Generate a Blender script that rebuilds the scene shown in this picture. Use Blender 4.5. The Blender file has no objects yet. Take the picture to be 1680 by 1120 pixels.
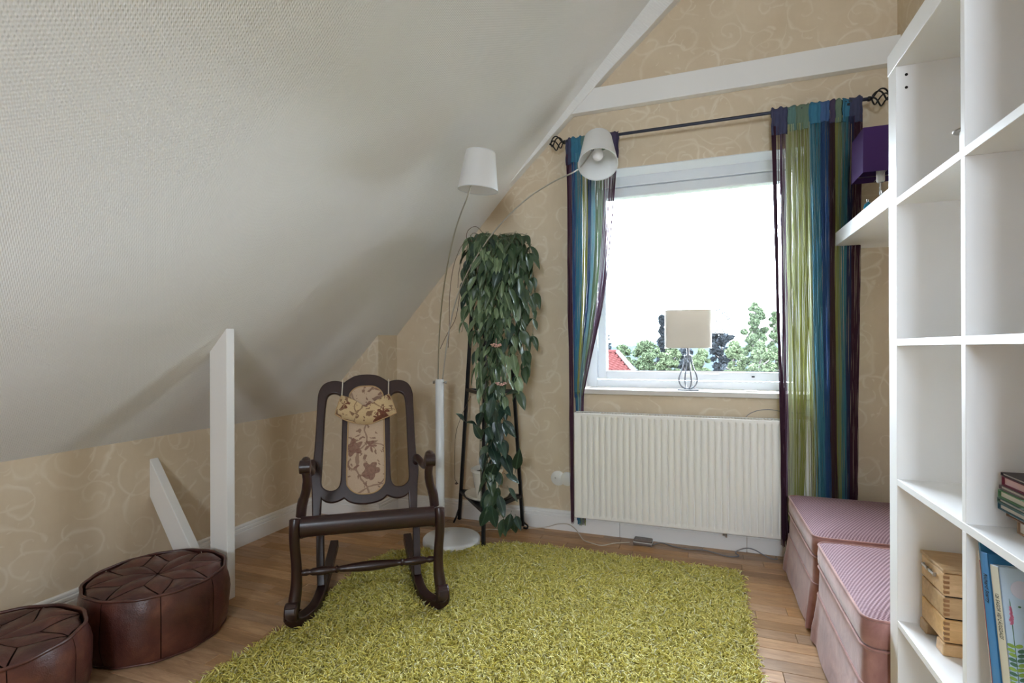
import bpy, bmesh, math, random
import numpy as np
from mathutils import Vector, Matrix, Euler

PI = math.pi
R = math.radians
SC = bpy.context.scene
COL = SC.collection

# ------------------------------------------------------------------ camera
CAM_H = 1.097
F_PX, CX, CY, YAW, ROLL = 847.0, 840.0, 572.0, R(19.8), R(0.2)
cd = bpy.data.cameras.new('camera')
cd.sensor_width = 36.0
cd.lens = F_PX / 1680.0 * 36.0
cd.shift_y = 12.0 / 1680.0
cd.clip_start = 0.02
cd.clip_end = 900
cam = bpy.data.objects.new('camera', cd)
COL.objects.link(cam)
cam.matrix_world = (Matrix.Translation((0, 0, CAM_H)) @ Matrix.Rotation(YAW, 4, 'Z')
                    @ Matrix.Rotation(PI / 2, 4, 'X') @ Matrix.Rotation(-ROLL, 4, 'Z'))
SC.camera = cam

# ------------------------------------------------------------------ sky, lights, exposure
SKY = 24.5
w = bpy.data.worlds.new('overcast_sky')
SC.world = w
w.use_nodes = True
bg = w.node_tree.nodes['Background']
bg.inputs['Color'].default_value = (0.775, 0.868, 1.0, 1)
bg.inputs['Strength'].default_value = SKY


def area(name, loc, rot, sx, sy, power, color=(1, 1, 1), portal=False):
    d = bpy.data.lights.new(name, 'AREA')
    d.shape = 'RECTANGLE'
    d.size = sx
    d.size_y = sy
    d.energy = power
    d.color = color
    o = bpy.data.objects.new(name, d)
    COL.objects.link(o)
    o.location = loc
    o.rotation_euler = rot
    if portal:
        d.cycles.is_portal = True
    return o


area('daylight_portal', (-0.045, 3.30, 1.50), (-PI / 2, 0, 0), 1.26, 1.34, 1, portal=True)
# unseen window added behind the viewer, placed to shape the fill light
area('back_fill_portal', (0.25, -2.24, 1.70), (PI / 2, 0, 0), 0.66, 0.80, 1, portal=True)

SC.view_settings.view_transform = 'Standard'
SC.view_settings.look = 'None'
SC.view_settings.exposure = 1.34
SC.view_settings.gamma = 1.0
SC.view_settings.use_curve_mapping = False
SC.cycles.max_bounces = 18
SC.cycles.diffuse_bounces = 16
SC.cycles.transmission_bounces = 12
SC.cycles.transparent_max_bounces = 24
SC.cycles.caustics_reflective = False
SC.cycles.caustics_refractive = False
SC.cycles.sample_clamp_indirect = 8.0
SC.cycles.use_denoising = True


# ------------------------------------------------------------------ pixel -> point helpers (true planes of the room)
def ray(x, y):
    dx, dy = x - CX, -(y - CY)
    c, s = math.cos(ROLL), math.sin(ROLL)
    a, b = dx * c + dy * s, -dx * s + dy * c
    Rt = Vector((math.cos(YAW), math.sin(YAW), 0))
    Fw = Vector((-math.sin(YAW), math.cos(YAW), 0))
    return Rt * (a / F_PX) + Vector((0, 0, b / F_PX)) + Fw


CAMP = Vector((0, 0, CAM_H))


def atY(x, y, Y):
    r = ray(x, y)
    return CAMP + r * (Y / r.y)


def atX(x, y, X):
    r = ray(x, y)
    return CAMP + r * (X / r.x)


def atZ(x, y, z):
    r = ray(x, y)
    return CAMP + r * ((z - CAM_H) / r.z)


# ------------------------------------------------------------------ object helpers
def setp(o, label=None, cat=None, group=None, kind=None):
    if label: o['label'] = label
    if cat: o['category'] = cat
    if group: o['group'] = group
    if kind: o['kind'] = kind
    return o


def thing(name, label, cat, loc=(0, 0, 0), rotz=0.0, group=None):
    o = bpy.data.objects.new(name, None)
    o.empty_display_size = 0.05
    COL.objects.link(o)
    o.location = loc
    o.rotation_euler = (0, 0, rotz)
    return setp(o, label, cat, group)


def link(name, me, parent=None):
    o = bpy.data.objects.new(name, me)
    COL.objects.link(o)
    if parent: o.parent = parent
    return o


def bev(o, w=0.003, seg=2, angle=35):
    m = o.modifiers.new('bevel', 'BEVEL')
    m.width = w
    m.segments = seg
    m.limit_method = 'ANGLE'
    m.angle_limit = R(angle)
    m.harden_normals = False
    return o


class MB:
    """collects vertices and faces of one mesh"""

    def __init__(s):
        s.v, s.f = [], []

    def add(s, vs, fs):
        n = len(s.v)
        s.v += [tuple(v) for v in vs]
        s.f += [tuple(i + n for i in f) for f in fs]
        return s

    def box(s, x0, x1, y0, y1, z0, z1, M=None):
        vs = [Vector((x, y, z)) for z in (z0, z1) for y in (y0, y1) for x in (x0, x1)]
        if M: vs = [M @ v for v in vs]
        return s.add(vs, [(0, 2, 3, 1), (4, 5, 7, 6), (0, 1, 5, 4), (2, 6, 7, 3), (0, 4, 6, 2), (1, 3, 7, 5)])

    def prism(s, poly, d0, d1, axis='Y', M=None):
        """poly in (a,b); extruded along axis from d0 to d1. Y: (x,z); X: (y,z); Z: (x,y)"""
        n = len(poly)
        def P(a, b, d):
            v = {'Y': (a, d, b), 'X': (d, a, b), 'Z': (a, b, d)}[axis]
            v = Vector(v)
            return M @ v if M else v
        vs = [P(a, b, d0) for a, b in poly] + [P(a, b, d1) for a, b in poly]
        fs = [tuple(range(n)), tuple(range(2 * n - 1, n - 1, -1))]
        fs += [(i, i + n, (i + 1) % n + n, (i + 1) % n) for i in range(n)]
        return s.add(vs, fs)

    def lathe(s, prof, n=24, M=None, cap=True):
        """prof: list of (r,z) around Z"""
        vs, fs = [], []
        for r, z in prof:
            for k in range(n):
                a = 2 * PI * k / n
                vs.append(Vector((r * math.cos(a), r * math.sin(a), z)))
        m = len(prof)
        for i in range(m - 1):
            for k in range(n):
                k2 = (k + 1) % n
                fs.append((i * n + k, i * n + k2, (i + 1) * n + k2, (i + 1) * n + k))
        if cap:
            if prof[0][0] > 1e-5: fs.append(tuple(range(n - 1, -1, -1)))
            if prof[-1][0] > 1e-5: fs.append(tuple((m - 1) * n + k for k in range(n)))
        if M: vs = [M @ v for v in vs]
        return s.add(vs, fs)

    def tube(s, pts, rad, n=8, cap=True, up=None, rect=False):
        """sweep along pts; rad: number, list, or list of (ra, rb). ra along side, rb along up"""
        pts = [Vector(p) for p in pts]
        m = len(pts)
        if not isinstance(rad, (list, tuple)): rad = [rad] * m
        elif isinstance(rad, tuple): rad = [rad] * m
        T = []
        for i in range(m):
            t = pts[min(i + 1, m - 1)] - pts[max(i - 1, 0)]
            T.append(t.normalized() if t.length > 1e-9 else Vector((0, 0, 1)))
        if up is None:
            u = Vector((0, 0, 1)) if abs(T[0].z) < 0.9 else Vector((0, 1, 0))
        else:
            u = Vector(up)
        vs, fs = [], []
        for i in range(m):
            if up is not None: u = Vector(up)
            u = u - T[i] * u.dot(T[i])
            if u.length < 1e-6: u = T[i].orthogonal()
            u.normalize()
            sd = T[i].cross(u)
            ra, rb = (rad[i] if isinstance(rad[i], (list, tuple)) else (rad[i], rad[i]))
            if rect:
                for a, b in ((-1, -1), (1, -1), (1, 1), (-1, 1)):
                    vs.append(pts[i] + sd * (a * ra) + u * (b * rb))
            else:
                for k in range(n):
                    an = 2 * PI * k / n
                    vs.append(pts[i] + sd * (math.cos(an) * ra) + u * (math.sin(an) * rb))
        if rect: n = 4
        for i in range(m - 1):
            for k in range(n):
                k2 = (k + 1) % n
                fs.append((i * n + k, i * n + k2, (i + 1) * n + k2, (i + 1) * n + k))
        if cap:
            fs.append(tuple(range(n - 1, -1, -1)))
            fs.append(tuple((m - 1) * n + k for k in range(n)))
        return s.add(vs, fs)

    def grid(s, fn, nu, nv, closed_u=False):
        vs = [fn(i / (nu if closed_u else nu - 1), j / (nv - 1)) for j in range(nv) for i in range(nu)]
        fs = []
        for j in range(nv - 1):
            for i in range(nu if closed_u else nu - 1):
                i2 = (i + 1) % nu
                fs.append((j * nu + i, j * nu + i2, (j + 1) * nu + i2, (j + 1) * nu + i))
        return s.add(vs, fs)

    def mesh(s, name, mat, smooth=False, fix=True):
        me = bpy.data.meshes.new(name)
        me.from_pydata(s.v, [], s.f)
        if fix:
            bm = bmesh.new()
            bm.from_mesh(me)
            bmesh.ops.recalc_face_normals(bm, faces=bm.faces)
            bm.to_mesh(me)
            bm.free()
        if mat: me.materials.append(mat)
        if smooth:
            me.polygons.foreach_set('use_smooth', [True] * len(me.polygons))
        return me

    def obj(s, name, mat, parent=None, smooth=False, label=None, kind=None, cat=None, group=None, fix=True):
        o = link(name, s.mesh(name, mat, smooth, fix), parent)
        return setp(o, label, cat, group, kind)


def auto_smooth(o, ang=40):
    me = o.data
    me.polygons.foreach_set('use_smooth', [True] * len(me.polygons))
    bm = bmesh.new()
    bm.from_mesh(me)
    for e in bm.edges:
        if len(e.link_faces) == 2 and e.calc_face_angle(0) > R(ang): e.smooth = False
    bm.to_mesh(me)
    bm.free()
    return o


def spl(pts, n=8, closed=False):
    """Catmull-Rom through pts (any dimension)"""
    P = [np.array(p, float) for p in pts]
    m = len(P)
    out = []
    segs = m if closed else m - 1
    for i in range(segs):
        p1, p2 = P[i], P[(i + 1) % m]
        p0 = P[(i - 1) % m] if closed or i > 0 else 2 * p1 - p2
        p3 = P[(i + 2) % m] if closed or i + 2 < m else 2 * p2 - p1
        for k in range(n):
            t = k / n
            out.append(0.5 * ((2 * p1) + (-p0 + p2) * t + (2 * p0 - 5 * p1 + 4 * p2 - p3) * t * t + (-p0 + 3 * p1 - 3 * p2 + p3) * t ** 3))
    if not closed: out.append(P[-1])
    return [tuple(o) for o in out]


def curve_plate(name, outlines, thick, bevel, mat, parent=None):
    """a flat plate with holes in local XY, extruded along Z"""
    cu = bpy.data.curves.new(name, 'CURVE')
    cu.dimensions = '2D'
    cu.fill_mode = 'BOTH'
    cu.extrude = thick / 2 - bevel
    cu.bevel_depth = bevel
    cu.bevel_resolution = 2
    for ol in outlines:
        sp = cu.splines.new('POLY')
        sp.points.add(len(ol) - 1)
        for p, q in zip(sp.points, ol): p.co = (q[0], q[1], 0, 1)
        sp.use_cyclic_u = True
    tmp = bpy.data.objects.new(name + '_tmp', cu)
    COL.objects.link(tmp)
    dg = bpy.context.evaluated_depsgraph_get()
    me = bpy.data.meshes.new_from_object(tmp.evaluated_get(dg))
    bpy.data.objects.remove(tmp)
    bpy.data.curves.remove(cu)
    me.name = name
    me.materials.clear()
    me.materials.append(mat)
    o = link(name, me, parent)
    return o


def text_obj(name, txt, size, mat, parent=None, depth=0.0004, shear=0.0):
    cu = bpy.data.curves.new(name, 'FONT')
    cu.body = txt
    cu.size = size
    cu.extrude = depth
    cu.shear = shear
    cu.align_x = 'CENTER'
    cu.align_y = 'CENTER'
    cu.resolution_u = 3
    tmp = bpy.data.objects.new(name + '_tmp', cu)
    COL.objects.link(tmp)
    dg = bpy.context.evaluated_depsgraph_get()
    me = bpy.data.meshes.new_from_object(tmp.evaluated_get(dg))
    bpy.data.objects.remove(tmp)
    bpy.data.curves.remove(cu)
    me.name = name
    me.materials.clear()
    me.materials.append(mat)
    return link(name, me, parent)


# ------------------------------------------------------------------ materials
def srgb(r, g, b):
    f = lambda c: (c / 255 / 12.92) if c / 255 <= 0.04045 else ((c / 255 + 0.055) / 1.055) ** 2.4
    return (f(r), f(g), f(b), 1)


class NT:
    def __init__(s, name):
        s.m = bpy.data.materials.new(name)
        s.m.use_nodes = True
        s.t = s.m.node_tree
        s.b = s.t.nodes['Principled BSDF']

    def n(s, typ, **kw):
        nd = s.t.nodes.new(typ)
        for k, v in kw.items(): setattr(nd, k, v)
        return nd

    def l(s, a, b):
        s.t.links.new(a, b)

    def val(s, x, sock):
        if isinstance(x, (int, float)): sock.default_value = x
        elif isinstance(x, tuple): sock.default_value = x
        else: s.l(x, sock)

    def math(s, op, a, b=None, c=None, clamp=False):
        nd = s.n('ShaderNodeMath', operation=op)
        nd.use_clamp = clamp
        s.val(a, nd.inputs[0])
        if b is not None: s.val(b, nd.inputs[1])
        if c is not None: s.val(c, nd.inputs[2])
        return nd.outputs[0]

    def mix(s, fac, a, b, mode='MIX'):
        nd = s.n('ShaderNodeMix', data_type='RGBA', blend_type=mode)
        s.val(fac, nd.inputs[0])
        s.val(a, nd.inputs[6])
        s.val(b, nd.inputs[7])
        return nd.outputs[2]

    def noise(s, vec, scale, detail=4, rough=0.55, dist=0.0):
        nd = s.n('ShaderNodeTexNoise')
        if vec is not None: s.l(vec, nd.inputs['Vector'])
        nd.inputs['Scale'].default_value = scale
        nd.inputs['Detail'].default_value = detail
        nd.inputs['Roughness'].default_value = rough
        nd.inputs['Distortion'].default_value = dist
        return nd

    def ramp(s, fac, stops, interp='LINEAR'):
        nd = s.n('ShaderNodeValToRGB')
        nd.color_ramp.interpolation = interp
        els = nd.color_ramp.elements
        while len(els) < len(stops): els.new(0.5)
        for e, (p, c) in zip(els, stops):
            e.position = p
            e.color = c if len(c) == 4 else (*c, 1)
        s.l(fac, nd.inputs[0])
        return nd.outputs[0]

    def co(s, kind='Object'):
        return s.n('ShaderNodeTexCoord').outputs[kind]

    def world(s):
        return s.n('ShaderNodeNewGeometry').outputs['Position']

    def mapping(s, vec, scale=(1, 1, 1), rot=(0, 0, 0), loc=(0, 0, 0)):
        nd = s.n('ShaderNodeMapping')
        s.l(vec, nd.inputs[0])
        nd.inputs[1].default_value = loc
        nd.inputs[2].default_value = rot
        nd.inputs[3].default_value = scale
        return nd.outputs[0]

    def bump(s, h, strength=0.3, dist=0.002):
        nd = s.n('ShaderNodeBump')
        nd.inputs['Strength'].default_value = strength
        nd.inputs['Distance'].default_value = dist
        s.l(h, nd.inputs['Height'])
        s.l(nd.outputs[0], s.b.inputs['Normal'])
        return nd

    def base(s, c):
        s.val(c, s.b.inputs['Base Color'])
        return s

    def p(s, rough=0.5, metal=0.0, spec=0.5, **kw):
        s.val(rough, s.b.inputs['Roughness'])
        s.b.inputs['Metallic'].default_value = metal
        s.b.inputs['Specular IOR Level'].default_value = spec
        for k, v in kw.items(): s.b.inputs[k.replace('_', ' ')].default_value = v
        return s


def plain(name, col, rough=0.5, metal=0.0, spec=0.5, vary=0.06, scale=12, bump=0.0, bscale=300, **kw):
    t = NT(name)
    nz = t.noise(t.co(), scale, 3)
    c2 = tuple(min(1, x * (1 - vary)) for x in col[:3]) + (1,)
    c3 = tuple(min(1, x * (1 + vary)) for x in col[:3]) + (1,)
    t.base(t.mix(nz.outputs[0], c2, c3))
    t.p(rough, metal, spec, **kw)
    if bump:
        t.bump(t.noise(t.co(), bscale, 2).outputs[0], bump, 0.001)
    return t.m


def wallpaper():
    t = NT('scroll_wallpaper')
    P = t.world()
    sx = t.n('ShaderNodeSeparateXYZ')
    t.l(P, sx.inputs[0])
    # across = x + y works on every wall since one of the two is constant there
    u = t.math('ADD', sx.outputs[0], sx.outputs[1])
    cb = t.n('ShaderNodeCombineXYZ')
    t.l(u, cb.inputs[0])
    t.l(sx.outputs[2], cb.inputs[1])
    uv = cb.outputs[0]
    nzd = t.noise(uv, 7.0, 2)
    sub = t.n('ShaderNodeVectorMath', operation='SUBTRACT')
    t.l(nzd.outputs['Color'], sub.inputs[0])
    sub.inputs[1].default_value = (0.5, 0.5, 0.5)
    scl = t.n('ShaderNodeVectorMath', operation='SCALE')
    t.l(sub.outputs[0], scl.inputs[0])
    scl.inputs['Scale'].default_value = 0.07
    add = t.n('ShaderNodeVectorMath', operation='ADD')
    t.l(uv, add.inputs[0])
    t.l(scl.outputs[0], add.inputs[1])
    uvd = add.outputs[0]

    wid_n = t.math('MULTIPLY_ADD', t.noise(uv, 16.0, 1).outputs[0], 3.4, -.75)
    wid_n = t.math('MAXIMUM', wid_n, 0.35)

    def scroll(cell, turns, off, width, rmax):
        vo = t.n('ShaderNodeTexVoronoi', voronoi_dimensions='2D', feature='F1')
        mp = t.mapping(uvd, loc=off)
        t.l(mp, vo.inputs['Vector'])
        vo.inputs['Scale'].default_value = 1.0 / cell
        vo.inputs['Randomness'].default_value = 0.55
        d = t.n('ShaderNodeVectorMath', operation='SUBTRACT')
        t.l(mp, d.inputs[0])
        t.l(vo.outputs['Position'], d.inputs[1])
        s2 = t.n('ShaderNodeSeparateXYZ')
        t.l(d.outputs[0], s2.inputs[0])
        ang = t.math('ARCTAN2', s2.outputs[1], s2.outputs[0])
        r = t.math('SQRT', t.math('ADD', t.math('MULTIPLY', s2.outputs[0], s2.outputs[0]), t.math('MULTIPLY', s2.outputs[1], s2.outputs[1])))
        rn = t.math('DIVIDE', r, cell)
        hs = t.n('ShaderNodeSeparateColor')
        t.l(vo.outputs['Color'], hs.inputs[0])
        sign = t.math('SUBTRACT', t.math('MULTIPLY', t.math('GREATER_THAN', hs.outputs[0], 0.5), 2.0), 1.0)
        ph = t.math('ADD', t.math('MULTIPLY', t.math('DIVIDE', ang, 2 * PI), sign), t.math('MULTIPLY', rn, turns))
        ph = t.math('FRACT', t.math('ADD', ph, hs.outputs[1]))
        tri = t.math('ABSOLUTE', t.math('SUBTRACT', ph, 0.5))
        line = t.math('SUBTRACT', 1.0, t.math('SMOOTH_MIN', t.math('DIVIDE', tri, t.math('MULTIPLY', wid_n, width)), 1.0, 0.2), clamp=True)
        fade = t.math('MULTIPLY', t.math('LESS_THAN', rn, rmax), t.math('GREATER_THAN', rn, 0.06))
        return t.math('MULTIPLY', line, fade)

    a = scroll(0.21, 2.6, (0, 0, 0), 0.12, 0.50)
    b = scroll(0.34, 2.2, (0.37, 0.11, 0), 0.075, 0.55)
    c = scroll(0.095, 1.6, (0.71, 0.53, 0), 0.16, 0.42)
    brk = t.noise(uv, 9.0, 2)
    cm = t.math('MULTIPLY', c, t.math('GREATER_THAN', brk.outputs[0], 0.53))
    pat = t.math('MAXIMUM', t.math('MAXIMUM', a, b), cm)
    brk2 = t.noise(uv, 5.0, 2)
    pat = t.math('MULTIPLY', pat, t.math('MULTIPLY_ADD', brk2.outputs[0], 2.4, -0.55, clamp=True))
    mot = t.noise(uv, 3.5, 5, 0.6)
    mot2 = t.noise(t.mapping(uv, scale=(1, 0.25, 1)), 60.0, 3)
    basec = t.ramp(mot.outputs[0], [(0.3, srgb(207, 189, 162)), (0.7, srgb(219, 203, 178))])
    basec = t.mix(t.math('MULTIPLY', mot2.outputs[0], 0.16), basec, srgb(185, 165, 135))
    colr = t.mix(t.math('MULTIPLY', pat, 0.5), basec, srgb(236, 228, 212))
    t.base(colr).p(0.62, spec=0.3)
    t.bump(t.math('ADD', t.math('MULTIPLY', pat, 0.4), mot2.outputs[0]), 0.12, 0.001)
    return t.m


def ceiling_weave():
    t = NT('white_woven_wallcover')
    uv = t.mapping(t.world(), scale=(1, 1, 1))
    sx = t.n('ShaderNodeSeparateXYZ')
    t.l(uv, sx.inputs[0])
    s = t.math('MULTIPLY', t.math('ADD', sx.outputs[0], sx.outputs[2]), 0.707)
    y = sx.outputs[1]
    nz = t.noise(uv, 30, 2)
    wob = t.math('MULTIPLY', nz.outputs[0], 1.2)
    rows = t.math('SINE', t.math('ADD', t.math('MULTIPLY', y, 2 * PI / 0.0085), wob))
    cols = t.math('SINE', t.math('ADD', t.math('MULTIPLY', s, 2 * PI / 0.012), t.math('MULTIPLY', y, 2 * PI / 0.017)))
    h = t.math('ADD', t.math('MULTIPLY', t.math('MULTIPLY', rows, cols), 0.6), t.math('MULTIPLY', rows, 0.35))
    big = t.noise(uv, 2.2, 3)
    t.base(t.mix(big.outputs[0], srgb(226, 226, 224), srgb(234, 234, 232))).p(0.6, spec=0.3)
    t.bump(h, 0.55, 0.0016)
    return t.m


def wood(name, c1, c2, scale=(1, 8, 8), rough=0.4, random_obj=True, spec=0.4, bump=0.05, c3=None):
    t = NT(name)
    oi = t.n('ShaderNodeObjectInfo')
    cb = t.n('ShaderNodeCombineXYZ')
    t.l(t.math('MULTIPLY', oi.outputs['Random'], 37.0), cb.inputs[0])
    t.l(t.math('MULTIPLY', oi.outputs['Random'], 91.0), cb.inputs[1])
    add = t.n('ShaderNodeVectorMath', operation='ADD')
    t.l(t.co(), add.inputs[0])
    t.l(cb.outputs[0], add.inputs[1])
    v = t.mapping(add.outputs[0], scale=scale)
    g = t.noise(v, 6, 6, 0.62, 0.8)
    f = t.noise(v, 42, 3, 0.6)
    gr = t.math('ADD', t.math('MULTIPLY', g.outputs[0], 0.75), t.math('MULTIPLY', f.outputs[0], 0.25))
    c = t.ramp(gr, [(0.33, c1), (0.66, c2)])
    if random_obj:
        hsv = t.n('ShaderNodeHueSaturation')
        t.l(c, hsv.inputs['Color'])
        t.l(t.math('MULTIPLY_ADD', oi.outputs['Random'], 0.42, 0.80), hsv.inputs['Value'])
        t.l(t.math('MULTIPLY_ADD', t.math('FRACT', t.math('MULTIPLY', oi.outputs['Random'], 17.3)), 0.25, 0.88), hsv.inputs['Saturation'])
        c = hsv.outputs[0]
    t.base(c)
    t.p(t.math('MULTIPLY_ADD', f.outputs[0], 0.15, rough - 0.07), spec=spec)
    t.bump(gr, bump, 0.001)
    return t.m


def leather():
    t = NT('oxblood_leather')
    oi = t.n('ShaderNodeObjectInfo')
    n1 = t.noise(t.world(), 9, 5, 0.6)
    c = t.ramp(n1.outputs[0], [(0.3, srgb(62, 34, 31)), (0.55, srgb(86, 48, 41)), (0.75, srgb(116, 72, 54))])
    hsv = t.n('ShaderNodeHueSaturation')
    t.l(c, hsv.inputs['Color'])
    t.l(t.math('MULTIPLY_ADD', oi.outputs['Random'], 0.35, 0.82), hsv.inputs['Value'])
    t.base(hsv.outputs[0])
    n2 = t.noise(t.world(), 35, 4)
    n3 = t.n('ShaderNodeTexVoronoi')
    t.l(t.world(), n3.inputs['Vector'])
    n3.inputs['Scale'].default_value = 260
    t.p(t.math('MULTIPLY_ADD', n2.outputs[0], 0.28, 0.22), spec=0.55)
    t.bump(t.math('ADD', t.math('MULTIPLY', n3.outputs['Distance'], 0.25), t.math('MULTIPLY', n2.outputs[0], 1.2)), 0.25, 0.004)
    return t.m


def floral(name, ground, ground2, flow1, flow2, scale, amount=0.5):
    t = NT(name)
    v = t.mapping(t.co(), scale=(1, 1, 1))
    warp = t.noise(v, 14, 2)
    mixv = t.n('ShaderNodeMix', data_type='VECTOR')
    mixv.inputs[0].default_value = 0.035
    t.l(v, mixv.inputs[4])
    t.l(warp.outputs['Color'], mixv.inputs[5])
    vo = t.n('ShaderNodeTexVoronoi', feature='F1')
    t.l(mixv.outputs[1], vo.inputs['Vector'])
    vo.inputs['Scale'].default_value = scale
    vo.inputs['Randomness'].default_value = 0.8
    d = t.n('ShaderNodeVectorMath', operation='SUBTRACT')
    sc_ = t.n('ShaderNodeVectorMath', operation='SCALE')
    t.l(mixv.outputs[1], sc_.inputs[0])
    sc_.inputs['Scale'].default_value = scale
    sp = t.n('ShaderNodeVectorMath', operation='SCALE')
    t.l(vo.outputs['Position'], sp.inputs[0])
    sp.inputs['Scale'].default_value = scale
    t.l(sc_.outputs[0], d.inputs[0])
    t.l(sp.outputs[0], d.inputs[1])
    s2 = t.n('ShaderNodeSeparateXYZ')
    t.l(d.outputs[0], s2.inputs[0])
    ang = t.math('ARCTAN2', s2.outputs[1], s2.outputs[0])
    hs = t.n('ShaderNodeSeparateColor')
    t.l(vo.outputs['Color'], hs.inputs[0])
    pet = t.math('ADD', t.math('MULTIPLY', t.math('SINE', t.math('ADD', t.math('MULTIPLY', ang, 5.0), t.math('MULTIPLY', hs.outputs[0], 6.0))), 0.07), t.math('MULTIPLY_ADD', hs.outputs[1], 0.14, 0.24))
    flower = t.math('LESS_THAN', vo.outputs['Distance'], pet)
    vein = t.math('ABSOLUTE', t.math('SINE', t.math('MULTIPLY', ang, 8.0)))
    ring = t.math('ABSOLUTE', t.math('SINE', t.math('MULTIPLY', vo.outputs['Distance'], 26.0)))
    dark = t.math('MULTIPLY', t.math('MULTIPLY_ADD', vein, 0.5, 0.5), t.math('MULTIPLY_ADD', ring, 0.5, 0.5))
    lv = t.noise(v, scale * 2.6, 2, 0.5, 1.5)
    leaf = t.math('MULTIPLY', t.math('GREATER_THAN', lv.outputs[0], 0.60), 0.75)
    stem = t.n('ShaderNodeTexVoronoi', feature='DISTANCE_TO_EDGE')
    t.l(mixv.outputs[1], stem.inputs['Vector'])
    stem.inputs['Scale'].default_value = scale * 0.8
    st = t.math('MULTIPLY', t.math('LESS_THAN', stem.outputs['Distance'], 0.022), 0.6)
    fine = t.noise(v, 260, 2)
    g = t.mix(fine.outputs[0], ground, ground2)
    c = t.mix(t.math('MAXIMUM', leaf, st), g, flow2)
    fc = t.mix(dark, flow1, flow2)
    c = t.mix(t.math('MULTIPLY', flower, amount + 0.35), c, fc)
    t.base(c).p(0.75, spec=0.2)
    t.bump(fine.outputs[0], 0.25, 0.001)
    return t.m


def wovenknit():
    t = NT('mauve_basketweave')
    s = t.n('ShaderNodeSeparateXYZ')
    t.l(t.world(), s.inputs[0])
    x, y = s.outputs[0], s.outputs[1]
    k = 2 * PI / 0.0095
    a = t.math('SINE', t.math('MULTIPLY', t.math('ADD', t.math('MULTIPLY', x, 0.85), t.math('MULTIPLY', y, 0.5)), k))
    b = t.math('SINE', t.math('MULTIPLY', y, k))
    m = t.math('MULTIPLY', a, b)
    msk = t.math('MULTIPLY_ADD', m, 0.9, 0.42, clamp=True)
    n = t.noise(t.world(), 14, 3)
    c = t.mix(msk, srgb(92, 62, 70), srgb(178, 150, 156))
    c = t.mix(t.math('MULTIPLY', n.outputs[0], 0.25), c, srgb(160, 120, 128))
    t.base(c).p(0.75, spec=0.25)
    t.bump(m, 0.5, 0.002)
    return t.m


def velvet():
    t = NT('dusty_rose_velvet')
    n = t.noise(t.world(), 11, 5, 0.6, 0.6)
    t.base(t.ramp(n.outputs[0], [(0.3, srgb(140, 98, 92)), (0.6, srgb(170, 126, 118)), (0.8, srgb(190, 150, 142))]))
    t.p(0.7, spec=0.2)
    t.b.inputs['Sheen Weight'].default_value = 0.45
    t.b.inputs['Sheen Roughness'].default_value = 0.4
    t.bump(t.noise(t.world(), 30, 3).outputs[0], 0.25, 0.004)
    return t.m


def attr_strands(name, cols, rough=0.42):
    """colour by a random per-face attribute 'shade'"""
    t = NT(name)
    at = t.n('ShaderNodeAttribute', attribute_name='shade')
    c = t.ramp(at.outputs['Fac'], cols)
    t.base(c).p(rough, spec=0.6)
    tl = t.n('ShaderNodeBsdfTranslucent')
    t.l(c, tl.inputs[0])
    mx = t.n('ShaderNodeMixShader')
    mx.inputs[0].default_value = 0.35
    out = [n for n in t.t.nodes if n.type == 'OUTPUT_MATERIAL'][0]
    t.l(t.b.outputs[0], mx.inputs[1])
    t.l(tl.outputs[0], mx.inputs[2])
    t.l(mx.outputs[0], out.inputs[0])
    return t.m


def glass_pane():
    t = NT('window_glass')
    tr = t.n('ShaderNodeBsdfTransparent')
    tr.inputs[0].default_value = (0.96, 0.975, 0.97, 1)
    gl = t.n('ShaderNodeBsdfGlossy')
    gl.inputs['Roughness'].default_value = 0.02
    fr = t.n('ShaderNodeFresnel')
    fr.inputs[0].default_value = 1.45
    mx = t.n('ShaderNodeMixShader')
    t.l(t.math('MULTIPLY', fr.outputs[0], 0.6), mx.inputs[0])
    t.l(tr.outputs[0], mx.inputs[1])
    t.l(gl.outputs[0], mx.inputs[2])
    out = [n for n in t.t.nodes if n.type == 'OUTPUT_MATERIAL'][0]
    t.l(mx.outputs[0], out.inputs[0])
    return t.m


def leafmat(name, c1, c2, vein):
    t = NT(name)
    oi = t.n('ShaderNodeObjectInfo')
    s = t.n('ShaderNodeSeparateXYZ')
    t.l(t.co(), s.inputs[0])
    mid = t.math('LESS_THAN', t.math('ABSOLUTE', s.outputs[0]), 0.018)
    c = t.mix(oi.outputs['Random'], c1, c2)
    c = t.mix(t.math('MULTIPLY', mid, 0.6), c, vein)
    t.base(c).p(0.33, spec=0.5)
    t.b.inputs['Transmission Weight'].default_value = 0.0
    t.bump(t.noise(t.co(), 9, 2).outputs[0], 0.15, 0.01)
    return t.m


def translucent(name, col, rough=0.8, mixf=0.45):
    t = NT(name)
    t.base(col).p(rough, spec=0.15)
    tl = t.n('ShaderNodeBsdfTranslucent')
    tl.inputs[0].default_value = col
    mx = t.n('ShaderNodeMixShader')
    mx.inputs[0].default_value = mixf
    out = [n for n in t.t.nodes if n.type == 'OUTPUT_MATERIAL'][0]
    t.l(t.b.outputs[0], mx.inputs[1])
    t.l(tl.outputs[0], mx.inputs[2])
    t.l(mx.outputs[0], out.inputs[0])
    return t.m


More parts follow.
